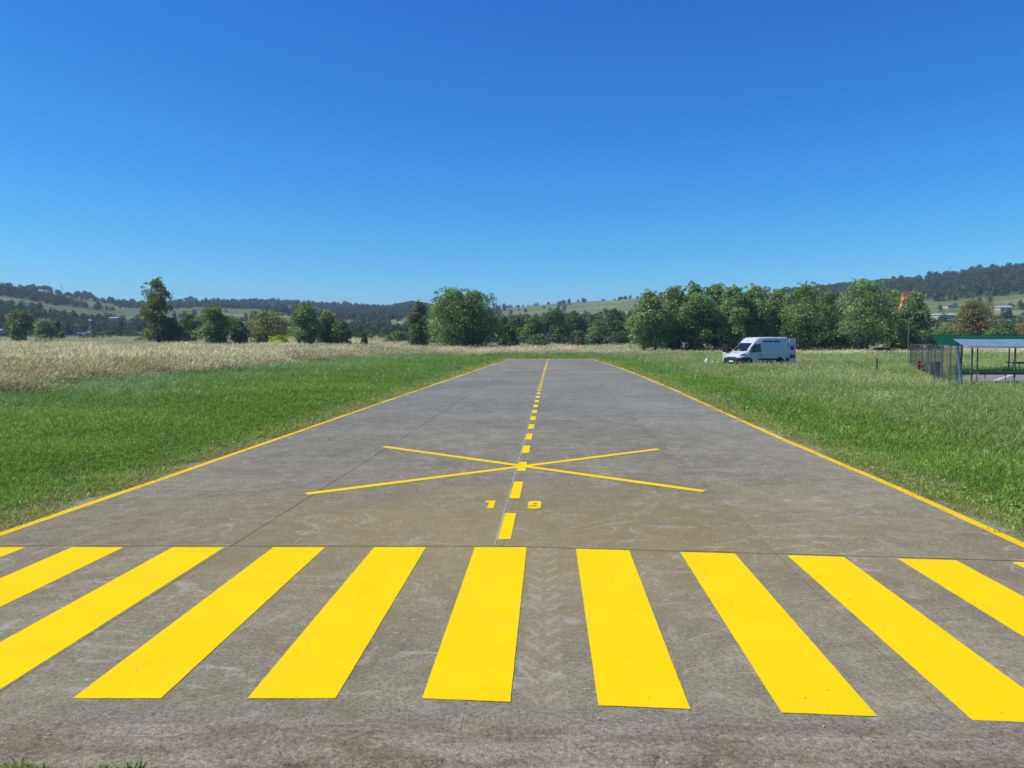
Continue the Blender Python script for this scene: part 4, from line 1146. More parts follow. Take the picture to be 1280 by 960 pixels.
def build_van(loc, heading, label):
    """local axes: +x forward, +y to the van's left, z up"""
    root = empty('white_van', loc, heading, label=label, cat='van')
    # stations: x, z_bottom, z_top, half width bottom, half width at shoulder, half width top, corner radius
    st = [(2.66, 0.50, 0.86, 0.74, 0.78, 0.66, .05), (2.60, 0.42, 0.99, 0.88, 0.90, 0.74, .07), (2.40, 0.36, 1.10, 0.98, 0.98, 0.80, .10), (2.05, 0.34, 1.21, 1.0, 1.01, 0.86, .12),
          (1.80, 0.34, 1.30, 1.0, 1.02, 0.90, .12), (1.45, 0.34, 1.68, 1.0, 1.02, 0.86, .10), (1.10, 0.34, 2.03, 1.0, 1.02, 0.83, .10), (0.86, 0.34, 2.27, 1.0, 1.02, 0.82, .12),
          (0.62, 0.34, 2.44, 1.0, 1.02, 0.83, .16), (0.35, 0.34, 2.50, 1.0, 1.02, 0.86, .16), (-0.6, 0.34, 2.525, 1.0, 1.02, 0.87, .15), (-2.0, 0.34, 2.52, 1.0, 1.02, 0.87, .15), (-2.60, 0.36, 2.50, 0.99, 1.01, 0.86, .15), (-2.70, 0.40, 2.44, 0.96, 0.98, 0.82, .12)]
    m = MB(); bm_ = m.bm; rings = []
    for (x, zb, zt, wb, ws, wt, r) in st:
        zs = min(1.15, zb + (zt - zb) * 0.62)
        zt2 = zt - r
        half = [(wb * 0.9, zb), (wb, zb + 0.08), (ws, zs), (ws + (wt - ws) * 0.62 * max(0, (zt2 - zs)) / max(0.01, (zt2 - zs)), zt2), (wt + (ws - wt) * 0.12, zt - r * 0.35), (wt - r * 0.5, zt)]
        ring = [(x, y, z) for y, z in half] + [(x, -y, z) for y, z in half[::-1]]
        rings.append([bm_.verts.new(p) for p in ring])
    k = len(rings[0])
    for i in range(len(rings) - 1):
        for j in range(k): bm_.faces.new((rings[i][j], rings[i][(j + 1) % k], rings[i + 1][(j + 1) % k], rings[i + 1][j]))
    bm_.faces.new(rings[0]); bm_.faces.new(rings[-1][::-1])
    body = m.build('body', M_WHITE, root, smooth=True)
    md = body.modifiers.new('edge', 'BEVEL'); md.width = 0.02; md.segments = 2; md.limit_method = 'ANGLE'; md.angle_limit = R(28)
    try: body.data.shade_smooth()
    except Exception: pass
    es = body.modifiers.new('split', 'EDGE_SPLIT'); es.split_angle = R(32)
    # windscreen: follows the slope, slightly proud
    def wx(z): return float(np.interp(z, [1.30, 1.68, 2.03], [1.80, 1.45, 1.10]))
    n_off = 0.018
    rows = []
    for z in (1.33, 1.55, 1.78, 2.0):
        hw = np.interp(z, [1.3, 2.03], [0.80, 0.74])
        rows.append([(wx(z) + n_off + 0.05 * (1 - (y / hw) ** 2) * 0.6, y, z + n_off) for y in np.linspace(-hw, hw, 7)])
    MB().grid(rows).build('windscreen', M_GLASS, root, smooth=True)
    MB().box((1.80, -0.12, 1.405), (0.02, 0.34, 0.085), Matrix.Rotation(R(-45), 3, 'Y')).build('dashboard_paper', M_ORANGE, root)
    for s in (1, -1):
        sy = lambda z: s * float(np.interp(z, [0.42, 1.15, 1.35, 2.4], [1.0, 1.02, 1.0, 0.93]))
        # cab side window
        pts = [(1.62, 1.30), (1.12, 1.86), (0.98, 1.92), (0.44, 1.92), (0.40, 1.26), (1.55, 1.22)]
        MB().poly([(x, sy(z) + s * 0.012, z) for x, z in pts], (0, s * 0.006, 0)).build('side_window', M_GLASS, root)
        # door shut lines
        for xx in ((0.30,) if s == 1 else (0.30, -0.92)):
            MB().box((xx, sy(1.2) + s * 0.002, 1.15), (0.012, 0.012, 1.5)).build('shut_line', M_SEAMS, root)
        MB().box((0.48, sy(1.1) + s * 0.03, 1.06), (0.16, 0.05, 0.07)).build('door_handle', M_BLACKP, root, bevel=.01)
        # rub strip and sill
        MB().box((-0.38, s * 1.015, 0.62), (1.95, 0.05, 0.15)).build('rub_strip', M_BLACKP, root, bevel=.012)
        MB().box((-0.33, s * 0.985, 0.40), (2.2, 0.06, 0.16)).build('sill', M_BLACKP, root, bevel=.01)
        # mirrors on arms (the passenger's one is on the open door)
        if s == 1:
            mm = MB().box((1.50, s * 1.26, 1.50), (0.16, 0.24, 0.46)).build('mirror', M_BLACKP, root, bevel=.04)
            MB().tube([(1.45, s * 1.0, 1.34), (1.5, s * 1.2, 1.36)], 0.03, 6).build('mirror_arm', M_BLACKP, mm)
        # headlamps swept back up the wing
        hp = [(2.50, 0.58, 1.02), (2.42, 0.86, 1.02), (2.05, 0.985, 1.18), (1.92, 0.985, 1.28), (2.10, 0.86, 1.235), (2.42, 0.62, 1.12)]
        MB().poly([(x + 0.03, s * (y + 0.015), z + 0.01) for x, y, z in hp], (0.015, s * 0.01, 0.015)).build('headlight', M_LAMP, root)
        # wheels and dark arches
        for wxp in (1.73, -1.72):
            mb = MB(); ring = []
            cy0, cy1 = s * 1.0, s * 1.035
            outer = [(wxp + 0.45 * math.cos(a), 0.36 + 0.45 * math.sin(a)) for a in np.linspace(-0.15, math.pi + 0.15, 15)]
            mb.poly([(x, cy0, z) for x, z in outer], (0, s * 0.03, 0)).build('wheel_arch', M_BLACKP, root)
            w = MB(); cyl(w, (wxp, 0.345), s * 0.80, s * 1.045, 0.345, 24)
            w = w.build('wheel', M_TYRE, root, smooth=False)
            cyl(MB(), (wxp, 0.345), s * 1.0, s * 1.055, 0.21, 16, 0.19).build('rim', M_RIM, w)
    # passenger door swung wide open on the far side
    rot = Matrix.Rotation(R(12), 3, 'Z')
    def dp(pts, x0): return [Vector((1.62, -1.0, 0)) + rot @ Vector((x0, -a, z)) for a, z in pts]
    pd = MB().poly(dp([(0.0, 0.45), (1.10, 0.45), (1.15, 1.20), (0.06, 1.26)], 0), rot @ Vector((0.06, 0, 0))).build('passenger_door', M_WHITE, root, bevel=.012)
    MB().poly(dp([(0.10, 1.26), (1.14, 1.20), (1.10, 1.92), (0.62, 1.90)], 0.015), rot @ Vector((0.03, 0, 0))).build('door_glass', M_GLASS, pd)
    MB().box(Vector((1.62, -1.0, 0)) + rot @ Vector((0.16, -0.55, 1.46)), (0.18, 0.34, 0.56)).build('mirror', M_BLACKP, pd, bevel=.04)
    # bumper, grille, plate, badge strip
    MB().box((2.56, 0, 0.53), (0.36, 1.88, 0.48)).build('front_bumper', M_BLACKP, root, bevel=.06)
    for s in (1, -1):
        MB().box((2.24, s * 0.92, 0.56), (0.46, 0.26, 0.52)).build('bumper_corner', M_BLACKP, root, bevel=.06)
    g = MB().box((2.66, 0, 0.79), (0.07, 1.15, 0.10)).build('grille', M_BLACKP, root, bevel=.01)
    for kx in range(6): MB().box((2.70, -0.5 + kx * 0.2, 0.79), (0.012, 0.13, 0.05)).build('grille_bar', M_RIM, g)
    MB().box((2.745, 0.05, 0.47), (0.015, 0.52, 0.115)).build('number_plate', M_PLATE, root)
    MB().box((2.2, 0, 1.195), (0.02, 0.5, 0.02)).build('bonnet_badge', M_RIM, root)
    MB().tube([(0.98, 0.0, 2.19), (0.92, 0, 2.26)], 0.025, 8).build('roof_aerial', M_BLACKP, root)
    # two words of navy lettering high on the visible side
    s = 1
    rr_ = random.Random(4)
    xx = 0.12; zc = 2.16
    letters = MB()
    for wlen in (9, 7):
        for _ in range(wlen):
            y_ = 0.958; hh = 0.15; ww = 0.080
            shape = rr_.choice(('H', 'E', 'O', 'I', 'N'))
            st_ = 0.032
            letters.box((xx - 0.02, y_, zc), (st_, 0.02, hh))
            if shape in 'HON': letters.box((xx - ww + 0.02, y_, zc), (st_, 0.02, hh))
            if shape in 'EO': letters.box((xx - ww / 2, y_, zc + hh / 2 - .015), (ww * .6, 0.018, 0.03)); letters.box((xx - ww / 2, y_, zc - hh / 2 + .015), (ww * .6, 0.018, 0.03))
            if shape in 'HE': letters.box((xx - ww / 2, y_, zc), (ww * .6, 0.018, 0.03))
            if shape == 'N': letters.box((xx - ww / 2, y_, zc), (ww * .9, 0.018, 0.03), Matrix.Rotation(R(40), 3, 'Y'))
            xx -= ww + 0.03
        xx -= 0.12
    lt = letters.build('lettering', M_BLUEL, root); lt['kind'] = 'stuff'
    # rear door swung straight back, outer face towards us
    d = MB().box((-3.10, 0.985, 1.40), (0.78, 0.06, 1.98)).build('rear_door', M_WHITE, root, bevel=.025)
    bd = MB().tube([(-3.08, 1.012, 1.62), (-3.08, 1.030, 1.62)], 0.215, 24).build('round_badge', M_BLUEL, d)
    cres = []
    for t in np.linspace(-1.9, 0.6, 9): cres.append((-3.08 + 0.10 * math.cos(t + 2.2), 1.034, 1.62 + 0.13 * math.sin(t + 2.2)))
    MB().tube(cres, [0.012, .02, .028, .032, .034, .03, .026, .02, .01], 6).build('badge_mark', M_PLATE, d)
    MB().box((-3.10, 1.022, 0.86), (0.60, 0.02, 0.30)).build('plate_recess', M_BLACKP, d)
    MB().box((-3.10, 1.036, 0.84), (0.46, 0.012, 0.11)).build('rear_plate', M_SEAMS, d)
    MB().box((-2.74, 1.022, 2.28), (0.05, 0.02, 0.12)).build('lamp_reflection', M_PLATE, d)  # white block standing in for the bright lamp reflection at the door top
    MB().box((-3.10, 0.985, 0.375), (0.80, 0.075, 0.09)).build('door_kick_strip', M_BLACKP, d)
    MB().box((-2.69, 0, 0.46), (0.12, 1.9, 0.24)).build('rear_bumper', M_BLACKP, root, bevel=.03)
    MB().box((-2.55, 1.0, 0.60), (0.36, 0.06, 0.28)).build('rear_corner_guard', M_BLACKP, root, bevel=.02)
    MB().box((-2.705, 0, 1.42), (0.02, 1.7, 1.75)).build('load_opening', M_SEAMS, root)
    return root
hd = math.atan2(-0.257, -0.966) + R(9)
build_van((21.1, 65.7, 0.0), hd, 'white panel van parked on the grass with its rear door swung open')

# small pale litter beside the van
for i, (px, py, sz) in enumerate(((883, 456, (0.24, 0.18, 0.3)), (893, 457.0, (0.35, 0.25, 0.14)))):
    d = 1995 / (py - 427.0); X = (px - 640) / 950 * d
    rt = MB()
    if i == 0:
        rt.tube([(0, 0, 0), (0, 0, .03), (0, 0, 0.24), (0, 0, 0.30), (0.0, 0, 0.36)], [0.11, 0.125, 0.125, 0.06, 0.05], 10)
    else:
        rt.grid([[(0.2 * u, 0.16 * v, 0.1 + 0.05 * math.sin(u * 3 + v * 5)) for u in np.linspace(-1, 1, 6)] for v in np.linspace(-1, 1, 5)])
    o = rt.build(('white_canister', 'plastic_bag')[i], mat_plain("white_plastic", (0.72, 0.74, 0.74), 0.5), None, smooth=True)
    o.location = (X, d, 0.22 if i else 0.05); o.scale = (1.5, 1.5, 1.5)
    props(o, ('small white canister standing in the grass left of the van', 'crumpled white bag lying in the grass by the van front')[i], ('canister', 'bag')[i])

# short dark post in the meadow
M_POSTD = mat_plain("dark_post", (0.03, 0.035, 0.03), 0.8)
d = 1995 / 39.5; X = (1096 - 640) / 950 * d
o = MB().tube([(0, 0, -0.2), (0.01, 0, 0.98), (0.005, 0, 1.06)], [0.05, 0.05, 0.035], 8).build('marker_post', M_POSTD)
o.location = (X, d, 0); props(o, 'short dark post standing alone in the meadow right of the van', 'post')

# ------------------------------------------------------------------ windsock
M_POLE = mat_plain("grey_pole", (0.20, 0.21, 0.20), 0.5, 0.3)
M_SOCK_O = mat_cloth("orange_fabric", (0.90, 0.27, 0.06), 0.45); M_SOCK_W = mat_cloth("white_fabric", (0.90, 0.62, 0.46), 0.45)
dW = 57.0
ws = empty('windsock', ((1135 - 640) / 950 * dW, dW, 0), label='drooping orange and white windsock on a thin pole', cat='windsock')
MB().tube([(0, 0, -0.2), (-0.03, 0, 3), (-0.12, 0, 6.0)], [0.035, 0.03, 0.02], 8).build('pole', M_POLE, ws)
MB().tube([(-0.12, 0, 5.95), (-0.42, -0.02, 5.98)], 0.015, 6).build('arm', M_POLE, ws)
hoop = [(-0.42 + 0.20 * math.cos(a) , 0.17 * math.sin(a) - 0.02, 5.72 + 0.05 * math.cos(a)) for a in np.linspace(0, 2 * math.pi, 17)]
MB().tube(hoop, 0.012, 5, cap=False).build('hoop', M_POLE, ws)
cords = MB()
for a in (0.3, 2.4, 4.5): cords.tube([(-0.42, -0.02, 5.98), (-0.42 + 0.20 * math.cos(a), 0.17 * math.sin(a) - .02, 5.72)], 0.006, 4)
cords.build('cord', M_SOCK_O, ws)
# sleeve hangs down and slightly left
nseg = 5
path = [(-0.42 - 0.10 * t - 0.22 * t * t, -0.02, 5.72 - 1.22 * t) for t in np.linspace(0, 1, nseg * 3 + 1)]
for sgm in range(nseg):
    rows = []
    for i in range(3 * sgm, 3 * sgm + 4):
        t = i / (3 * nseg); c = path[i]
        rad = 0.20 - 0.085 * t
        rows.append([(c[0] + rad * (1 + .12 * math.sin(5 * a + 9 * t)) * math.cos(a), c[1] + rad * 0.8 * math.sin(a), c[2] + 0.04 * math.cos(a)) for a in np.linspace(0, 2 * math.pi, 15)])
    MB().grid(rows).build('sleeve_band', M_SOCK_O if sgm % 2 == 0 else M_SOCK_W, ws, smooth=True)

# ------------------------------------------------------------------ wire fence, canopies, tables
M_GALV = mat_plain("galvanised_steel", (0.14, 0.14, 0.14), 0.5, 0.4)
M_WIRE = mat_plain("dull_wire", (0.13, 0.135, 0.14), 0.6, 0.3)
M_PGREEN = mat_plain("green_painted_steel", (0.02, 0.10, 0.07), 0.5)
M_PBLUE = mat_plain("blue_grey_steel", (0.13, 0.19, 0.24), 0.5, 0.2)
FH = 1.95
def wire_panel(L, H=FH - 0.06, sp=0.14, w=0.0019):
    """diamond wire netting of length L along +x, real wires"""
    co, fs = [], []
    def bar(a, b_):
        dx, dz = b_[0] - a[0], b_[1] - a[1]; l = math.hypot(dx, dz)
        if l < 1e-4: return
        nx, nz = -dz / l * w, dx / l * w
        k = len(co)
        co.extend([(a[0] - nx, -w, a[1] - nz), (a[0] + nx, -w, a[1] + nz), (b_[0] + nx, -w, b_[1] + nz), (b_[0] - nx, -w, b_[1] - nz), (a[0], w, a[1]), (b_[0], w, b_[1])])
        fs.extend([(k, k + 1, k + 2, k + 3), (k, k + 3, k + 5, k + 4), (k + 1, k + 4, k + 5, k + 2)])
    u = -H
    while u < L:
        x0_, x1_ = max(0, u), min(L, u + H)
        if x1_ > x0_:
            bar((x0_, x0_ - u), (x1_, x1_ - u)); bar((L - x0_, x0_ - u), (L - x1_, x1_ - u))
        u += sp
    return co, fs
fence_pts = [(29.9, 57.0), (27.9, 52.5), (26.2, 48.6), (24.4, 44.6), (22.75, 40.9), (20.95, 37.0)]
def fence(pts, label, height=FH):
    f = empty('wire_fence', (*pts[0], 0), label=label, cat='fence', group='wire fences round the pits')
    o0 = Vector((*pts[0], 0))
    for i, p in enumerate(pts):
        a = Vector((*p, 0)) - o0
        MB().tube([a + Vector((0, 0, -.2)), a + Vector((0, 0, height + 0.02))], 0.032, 8).build('post', M_GALV, f)
    for i in range(len(pts) - 1):
        a, b_ = Vector((*pts[i], 0)) - o0, Vector((*pts[i + 1], 0)) - o0
        MB().tube([a + Vector((0, 0, height - .02)), b_ + Vector((0, 0, height - 0.02))], 0.02, 6).build('rail', M_GALV, f)
        co, fs = wire_panel((b_ - a).length, height - 0.06)
        w = link_mesh('wire_mesh', fast_mesh('wire_mesh', np.array(co), fs), M_WIRE, f)
        w.location = a + Vector((0, 0, 0.03)); w.rotation_euler = (0, 0, math.atan2(b_.y - a.y, b_.x - a.x))
        w['kind'] = 'stuff'
    return f
fence(fence_pts, 'long grey wire fence running back from the canopy beside the meadow')
fence([(20.95, 37.05), (20.2, 34.2)], 'last short grey wire fence panel nearest the camera', FH)
fence([(21.0, 37.2), (22.15, 38.4), (23.2, 39.2)], 'short wire fence turning in behind the dark bin', FH)
fence([(29.95, 57.2), (31.2, 56.6)], 'short wire fence panel at the far corner behind the red cloth', FH)
# thick leaning end pole
o = MB().tube([(20.22, 34.05, -0.2), (20.0, 34.2, 1.95)], 0.075, 10).build('support_pole', M_PBLUE)
props(o, 'thick blue-grey pole leaning at the near end of the wire fence', 'pole')
# dark bin, hung against the fence
d = 41.0; X = (1170.5 - 640) / 950 * d
bn = empty('bin', (X, d, 0.32), 0.3, label='dark grey rectangular bin beside the wire fence', cat='bin')
m = MB(); m.box((0, 0, 0.36), (0.40, 0.34, 0.72), taper=1.06); m.build('bucket', mat_plain("dark_grey_plastic", (0.045, 0.05, 0.06), 0.6), bn, bevel=.02)
MB().box((0, 0, 0.735), (0.46, 0.40, 0.03)).build('lid', mat_plain("grey_lid", (0.11, 0.12, 0.13), 0.5), bn, bevel=.01)
for sx in (-1, 1): MB().tube([(sx * .15, 0, 0.02), (sx * .15, 0, -0.4)], 0.02, 6).build('leg', M_GALV, bn)
# red cloth
d = 49.5; X = (1149 - 640) / 950 * d
rows = [[(X + u + 0.03 * math.sin(9 * u + v * 3), d + 0.05 * math.sin(14 * u + 2 * v), 0.30 + (1 - v) * 0.58 - 0.04 * abs(u) * 3) for u in np.linspace(-0.11, 0.11, 8)] for v in np.linspace(0, 1, 7)]
o = MB().grid(rows).build('red_cloth', mat_cloth("red_fabric", (0.55, 0.035, 0.06), 0.25), None, smooth=True, solid=0.01)
props(o, 'red cloth hanging inside the wire fence beside the wooden table', 'cloth')
# small wooden trestle table
M_WOOD = mat_plain("weathered_wood", (0.20, 0.13, 0.085), 0.8, var=0.35, scale=6)
d = 46.5; X = (1159.5 - 640) / 950 * d
tb = empty('wooden_table', (X, d, 0), 0.2, label='small wooden trestle table inside the wire fence', cat='table')
for k in range(4): MB().box((0, -0.21 + k * 0.14, 0.76), (0.95, 0.125, 0.03)).build('plank', M_WOOD, tb)
for sx in (-0.32, 0.32):
    MB().box((sx, 0, 0.37), (0.05, 0.05, 0.86), Matrix.Rotation(R(24), 3, 'X')).build('leg', M_WOOD, tb)
    MB().box((sx + 0.055, 0, 0.37), (0.05, 0.05, 0.86), Matrix.Rotation(R(-24), 3, 'X')).build('leg', M_WOOD, tb)
MB().box((0, 0, 0.36), (0.72, 0.05, 0.05)).build('stretcher', M_WOOD, tb)
# two thin white strips tied on the fence
for (px, py0, py1, d, lab) in ((1154.5, 437, 444, 46.8, 'thin white strip tied on the far stretch of wire fence'), (1168.5, 440, 448, 41.5, 'thin white strip tied on the wire fence above the dark bin')):
    X = (px - 640) / 950 * d; za, zb = CAM_H - (py1 - 427) / 950 * d, CAM_H - (py0 - 427) / 950 * d
    o = MB().grid([[(X - 0.03 + 0.03 * v, d - 0.05, za + (zb - za) * v), (X + 0.03 + 0.05 * v, d - 0.06, za + (zb - za) * v)] for v in np.linspace(0, 1, 5)]).build('white_strip', mat_cloth("white_strip_cloth", (0.75, 0.75, 0.72)), None, solid=0.008)
    props(o, lab, 'strip')

def canopy(name, label, cloth, posts_mat, front, back, posts, cloth_name):
    """front/back: lists of 3-D points along the eaves"""
    base = Vector((front[0][0], front[0][1], 0))
    c = empty(name, base, label=label, cat='canopy')
    n, mrows = 25, 7
    rows = []
    for v in np.linspace(0, 1, mrows):
        r = []
        for u in np.linspace(0, 1, n):
            a = Vector(front[0]).lerp(Vector(front[1]), u); q = Vector(back[0]).lerp(Vector(back[1]), u)
            p = a.lerp(q, v) - base
            sag = 0.045 * abs(math.sin(u * math.pi * 4)) * (0.3 + 0.7 * (1 - v)) + 0.06 * math.sin(v * math.pi)
            r.append(p - Vector((0, 0, sag)))
        rows.append(r)
    MB().grid(rows).build(cloth_name, cloth, c, smooth=True)
    for (x, y, h) in posts:
        a = Vector((x, y, 0)) - base
        MB().tube([a + Vector((0, 0, -0.1)), a + Vector((0, 0, h))], 0.04, 8).build('post', posts_mat, c)
    for e in (front, back):
        MB().tube([Vector(e[0]) - base + Vector((0, 0, 0.015)), Vector(e[1]) - base + Vector((0, 0, 0.015))], 0.02, 6).build('eave_rail', posts_mat, c)
    return c
M_TARP = mat_cloth("blue_grey_shade_cloth", (0.20, 0.32, 0.40), 0.25); M_GNET = mat_cloth("green_shade_cloth", (0.008, 0.110, 0.058), 0.35)
canopy('shade_canopy', 'blue-grey shade cloth canopy on green posts nearest the camera', M_TARP, M_PGREEN,
       [(22.2, 37.0, 1.86), (36.5, 37.3, 1.84)], [(23.0, 39.7, 2.28), (37.5, 40.0, 2.24)],
       [(22.45, 37.1, 1.84), (24.55, 37.1, 1.84), (28.6, 37.15, 1.84), (32.7, 37.2, 1.83), (23.2, 39.6, 2.25), (29.5, 39.8, 2.22)], 'shade_cloth')
canopy('net_canopy', 'green net canopy standing behind the blue-grey shade cloth', M_GNET, M_PGREEN,
       [(27.4, 48.9, 1.92), (46.0, 48.0, 2.0)], [(28.4, 51.5, 2.58), (49, 51.0, 2.46)],
       [(27.7, 49.0, 1.9), (30.0, 49.0, 1.92), (35.0, 48.8, 1.95), (40, 48.5, 1.97), (29, 51.4, 2.5), (33.6, 51.4, 2.5), (40, 51.2, 2.46)], 'net_cloth')
def long_table(loc, L, W, h, label, mat, legs, rz=0.0, group=None):
    t = empty('work_table', loc, rz, label=label, cat='table', group=group)
    MB().box((L / 2, 0, h), (L, W, 0.05)).build('table_top', mat, t, bevel=.008)
    MB().box((L / 2, -W / 2 + 0.03, h - 0.06), (L - 0.1, 0.03, 0.06)).build('apron_rail', mat, t)
    for lx in legs:
        for sy in (-1, 1):
            MB().tube([(lx, sy * (W / 2 - .06), 0), (lx, sy * (W / 2 - .06), h - .02)], 0.022, 6).build('leg', M_PGREEN, t)
    return t
M_TTOP = mat_plain("dark_green_top", (0.035, 0.055, 0.05), 0.5)
long_table((22.35, 36.75, 0.06), 9.5, 0.75, 0.58, 'long low dark table under the front edge of the shade canopy', M_TTOP, (0.35, 1.75, 2.9, 4.3, 6.0, 8.0), 0.01)
long_table((32.4, 49.6, 0.06), 6.0, 0.8, 0.72, 'green table standing under the green net canopy at the back', mat_plain("green_top", (0.03, 0.09, 0.06), 0.5), (0.5, 2.6, 5.2))

# ------------------------------------------------------------------ things glimpsed in the distance
def parked_car(px, dist, color, label, heading, lift=0.0, s=1.0, group='vehicles parked under the trees'):
    X = (px - 640) / 950 * dist
    root = empty('parked_car', (X, dist, (land1(X, dist) if dist > 97 else 0) + lift), heading, label=label, cat='car', group=group)
    prof = [(-2.05, .45), (-2.05, .92), (-1.95, 1.0), (-1.1, 1.05), (-1.0, 1.05)]
    low = [(-2.05, .38), (2.05, .38), (2.1, .62), (2.0, .85), (1.0, .98), (-2.0, 1.0), (-2.1, .8)]
    MB().poly([(x, -0.85, z) for x, z in low], (0, 1.7, 0)).build('body', color, root, bevel=.06)
    cab = [(1.0, .97), (0.35, 1.45), (-1.25, 1.48), (-1.95, .99)]
    MB().poly([(x, -0.70, z) for x, z in cab], (0, 1.4, 0)).build('glasshouse', M_DULLG, root, bevel=.04)
    MB().box((-0.45, 0, 1.485), (1.55, 1.36, 0.05)).build('roof', color, root, bevel=.02)
    for wx_ in (-1.3, 1.3):
        for sy in (-1, 1):
            w = MB(); cyl(w, (wx_, 0.32), sy * .68, sy * .88, 0.32, 16); w.build('wheel', M_TYRE, root)
    root.scale = (s, s, s)
    return root
M_DULLG = mat_plain("dusty_glass", (0.03, 0.035, 0.035), 0.7)
M_CARW = mat_plain("pale_car_paint", (0.62, 0.64, 0.66), 0.35, 0, 0.5, var=.03); M_CARG = mat_plain("silver_car_paint", (0.33, 0.36, 0.40), 0.35, .3, 0.5, var=.03); M_CARB = mat_plain("blue_car_paint", (0.06, 0.16, 0.38), 0.35, 0, 0.5, var=.03)
parked_car(1044, 121.5, M_CARG, 'silver car half hidden by grass between the van and the tallest willow', 3.0, -0.4)
parked_car(1098, 121.5, M_CARW, 'pale car half hidden by grass under the tallest willow', 3.3, -0.4)
parked_car(836, 128.0, M_CARG, 'greyish car half hidden under the left end of the willow row', 3.0, -0.1)
parked_car(866, 128.0, M_CARG, 'grey car half hidden under the third willow', 3.2, -0.1)
parked_car(91, 300, M_CARB, 'blue car parked in the distance at far left below the hill', 0.3, 0.4, 1.3, 'distant vehicles at far left')
parked_car(107, 330, M_CARW, 'white car parked in the distance right of the blue one', 0.2, 0.8, 1.3, 'distant vehicles at far left')

# blue board in the dark belt
d = 168; X = (681 - 640) / 950 * d
bb = empty('blue_board', (X, d - 14, land1(X, d - 14)), label='small blue board on a post before the dark tree belt', cat='board')
MB().tube([(0, 0, 0), (0, 0, 3.2)], 0.05, 6).build('post', M_POSTD, bb)
MB().box((0, -0.08, 3.0), (0.42, 0.05, 0.85)).build('panel', mat_plain("blue_panel", (0.05, 0.25, 0.6), 0.5), bb)

# far buildings
M_PLASTER = mat_plain("pale_plaster", (0.46, 0.43, 0.38), 0.9); M_ROOFT = mat_plain("terracotta_roof", (0.30, 0.17, 0.12), 0.9); M_ROOFW = mat_plain("pale_sheet_roof", (0.48, 0.49, 0.48), 0.6)
def building(name, px, y_mid, dist, L, D, h, rise, wall, roof, label, rz=0.0, cat='building'):
    X = (px - 640) / 950 * dist
    z = CAM_H + (427 - y_mid) / 950 * dist - h
    z = max(z, land1(X, dist) - 0.3)
    r = empty(name, (X, dist, z), rz, label=label, cat=cat)
    MB().box((0, 0, h / 2 - 1), (L, D, h + 2)).build('wall', wall, r)
    m = MB()
    ov = 0.4
    a = [(-L / 2 - ov, -D / 2 - ov, h), (-L / 2 - ov, 0, h + rise), (-L / 2 - ov, D / 2 + ov, h), (-L / 2 - ov, 0, h + rise - 0.25)]
    m.poly([(-L / 2 - ov, -D / 2 - ov, h - .02), (-L / 2 - ov, 0, h + rise), (-L / 2 - ov, D / 2 + ov, h - .02)], (L + 2 * ov, 0, 0))
    m.build('roof', roof, r)
    k = max(2, int(L / 5))
    for i in range(k):
        x = -L / 2 + (i + 0.5) * L / k
        w = MB().box((x, -D / 2 - 0.03, h * 0.55), (1.5, 0.08, min(1.4, h * .4))).build('window', M_PLATE, r)
        MB().box((x, -D / 2 - 0.08, h * 0.55), (1.2, 0.04, min(1.1, h * .3))).build('pane', M_GLASS, w)
    return r
building('farm_shed', 1177, 404, 430, 11, 8, 2.4, 0.8, M_PLASTER, M_ROOFW, 'pale long farm shed beyond the willow row, right of its end', 0.15)
building('farm_house', 1186, 398, 520, 7, 6, 2.2, 1.0, M_PLASTER, M_ROOFT, 'house with reddish roof behind the pale farm shed')
building('farm_house', 1252, 399, 460, 7, 6, 2.2, 0.9, M_PLASTER, M_ROOFW, 'pale house between the olive-brown tree and the right edge', -0.1)
building('farm_shed', 147, 397.5, 480, 6, 5, 1.5, 0.6, M_PLASTER, M_ROOFW, 'low white-roofed shed left of the tall bronze-topped tree')
building('farm_house', 0, 413, 260, 2.4, 3, 2.0, 0.5, M_PLASTER, M_ROOFW, 'small pale hut at the left picture edge')

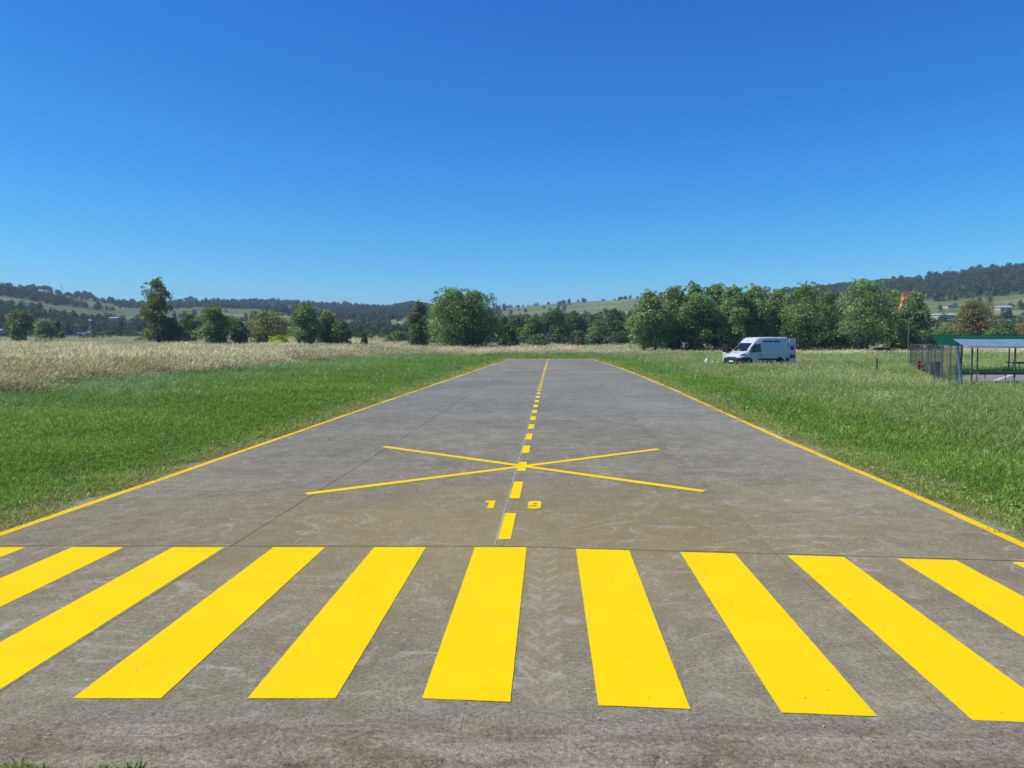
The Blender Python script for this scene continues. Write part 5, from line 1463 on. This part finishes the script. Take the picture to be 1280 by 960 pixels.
for (px, yt, yb, w, lab) in ((1166, 401, 408, 14, 'round bush hiding the left end of the pale farm shed'), (1184, 402, 408, 12, 'round bush before the right half of the pale farm shed'), (1246, 399, 404, 10, 'bush before the pale house near the right edge'), (1262, 396, 403, 16, 'dark bush right of the pale house near the right edge'),
                              (1176, 395, 400, 12, 'dark bush left of the reddish-roofed house'), (152, 396, 402, 12, 'dark bush before the white-roofed shed on the left')):
    X = (px - 640) / 950 * 405; zg = land1(X, 405); hgt = max(1.5, CAM_H + (427 - yt) / 950 * 405 - zg)
    r_ = empty('field_bush', (X, 405, zg), px * .7, label=lab, cat='bush')
    c_ = link_mesh('crown', HM[1], None, r_); c_.color = (0.085, 0.125, 0.05, 1); c_.scale = (w * 405 / 950 / 9.5, w * 405 / 950 / 9.5, hgt / 6.2)

# masts and poles
def mast(name, px, y_top, dist, r, label, mat, cross=False, rise=None):
    X = (px - 640) / 950 * dist; z0 = land1(X, dist); h = CAM_H + (427 - y_top) / 950 * dist - z0
    t = empty(name, (X, dist, z0), label=label, cat='mast')
    MB().tube([(0, 0, -0.5), (0, 0, h)], [r, r * 0.5], 6).build('pole', mat, t)
    for k in range(3 if not cross else 2):
        MB().box((0, 0, h * (0.97 - 0.09 * k)), (h * 0.09 + 0.3, r, r)).build('crossbar', mat, t)
    return t
M_MAST = mat_plain("pale_steel", (0.38, 0.39, 0.40), 0.6)
mast('radio_mast', 80, 355, 1000, 0.35, 'thin radio mast on the left hill crest', M_MAST)
mast('radio_mast', 533, 368, 1380, 0.35, 'thin radio mast on the wooded knoll left of the paired trees', M_MAST)
mast('radio_mast', 1184, 334, 945, 0.35, 'thin radio mast on the wooded right hill crest', M_MAST)
up = mast('utility_pole', 114, 386, 230, 0.14, 'pale utility pole rising from the bushes at far left', M_MAST, True)
MB().box((0.15, -0.2, 7.2), (0.9, 0.4, 0.5)).build('transformer_box', M_PLATE, up)

# ------------------------------------------------------------------ the air
hz_mat = bpy.data.materials.new("air"); hz_mat.use_nodes = True
nt = hz_mat.node_tree; nt.nodes.clear()
pv = nt.nodes.new("ShaderNodeVolumePrincipled"); ou = nt.nodes.new("ShaderNodeOutputMaterial")
pv.inputs['Color'].default_value = (0.62, 0.78, 1.0, 1); pv.inputs['Density'].default_value = 0.00024; pv.inputs['Anisotropy'].default_value = 0.1
nt.links.new(pv.outputs[0], ou.inputs['Volume'])
hz_o = MB().box((0, 0, 0), (2, 2, 2)).build("haze", hz_mat)
zmin, zmax = -36.0, 175.0
hz_o.scale = (4050, 4050, (zmax - zmin) / 2); hz_o.location = (0, 0, (zmax + zmin) / 2)
props(hz_o, kind='stuff')
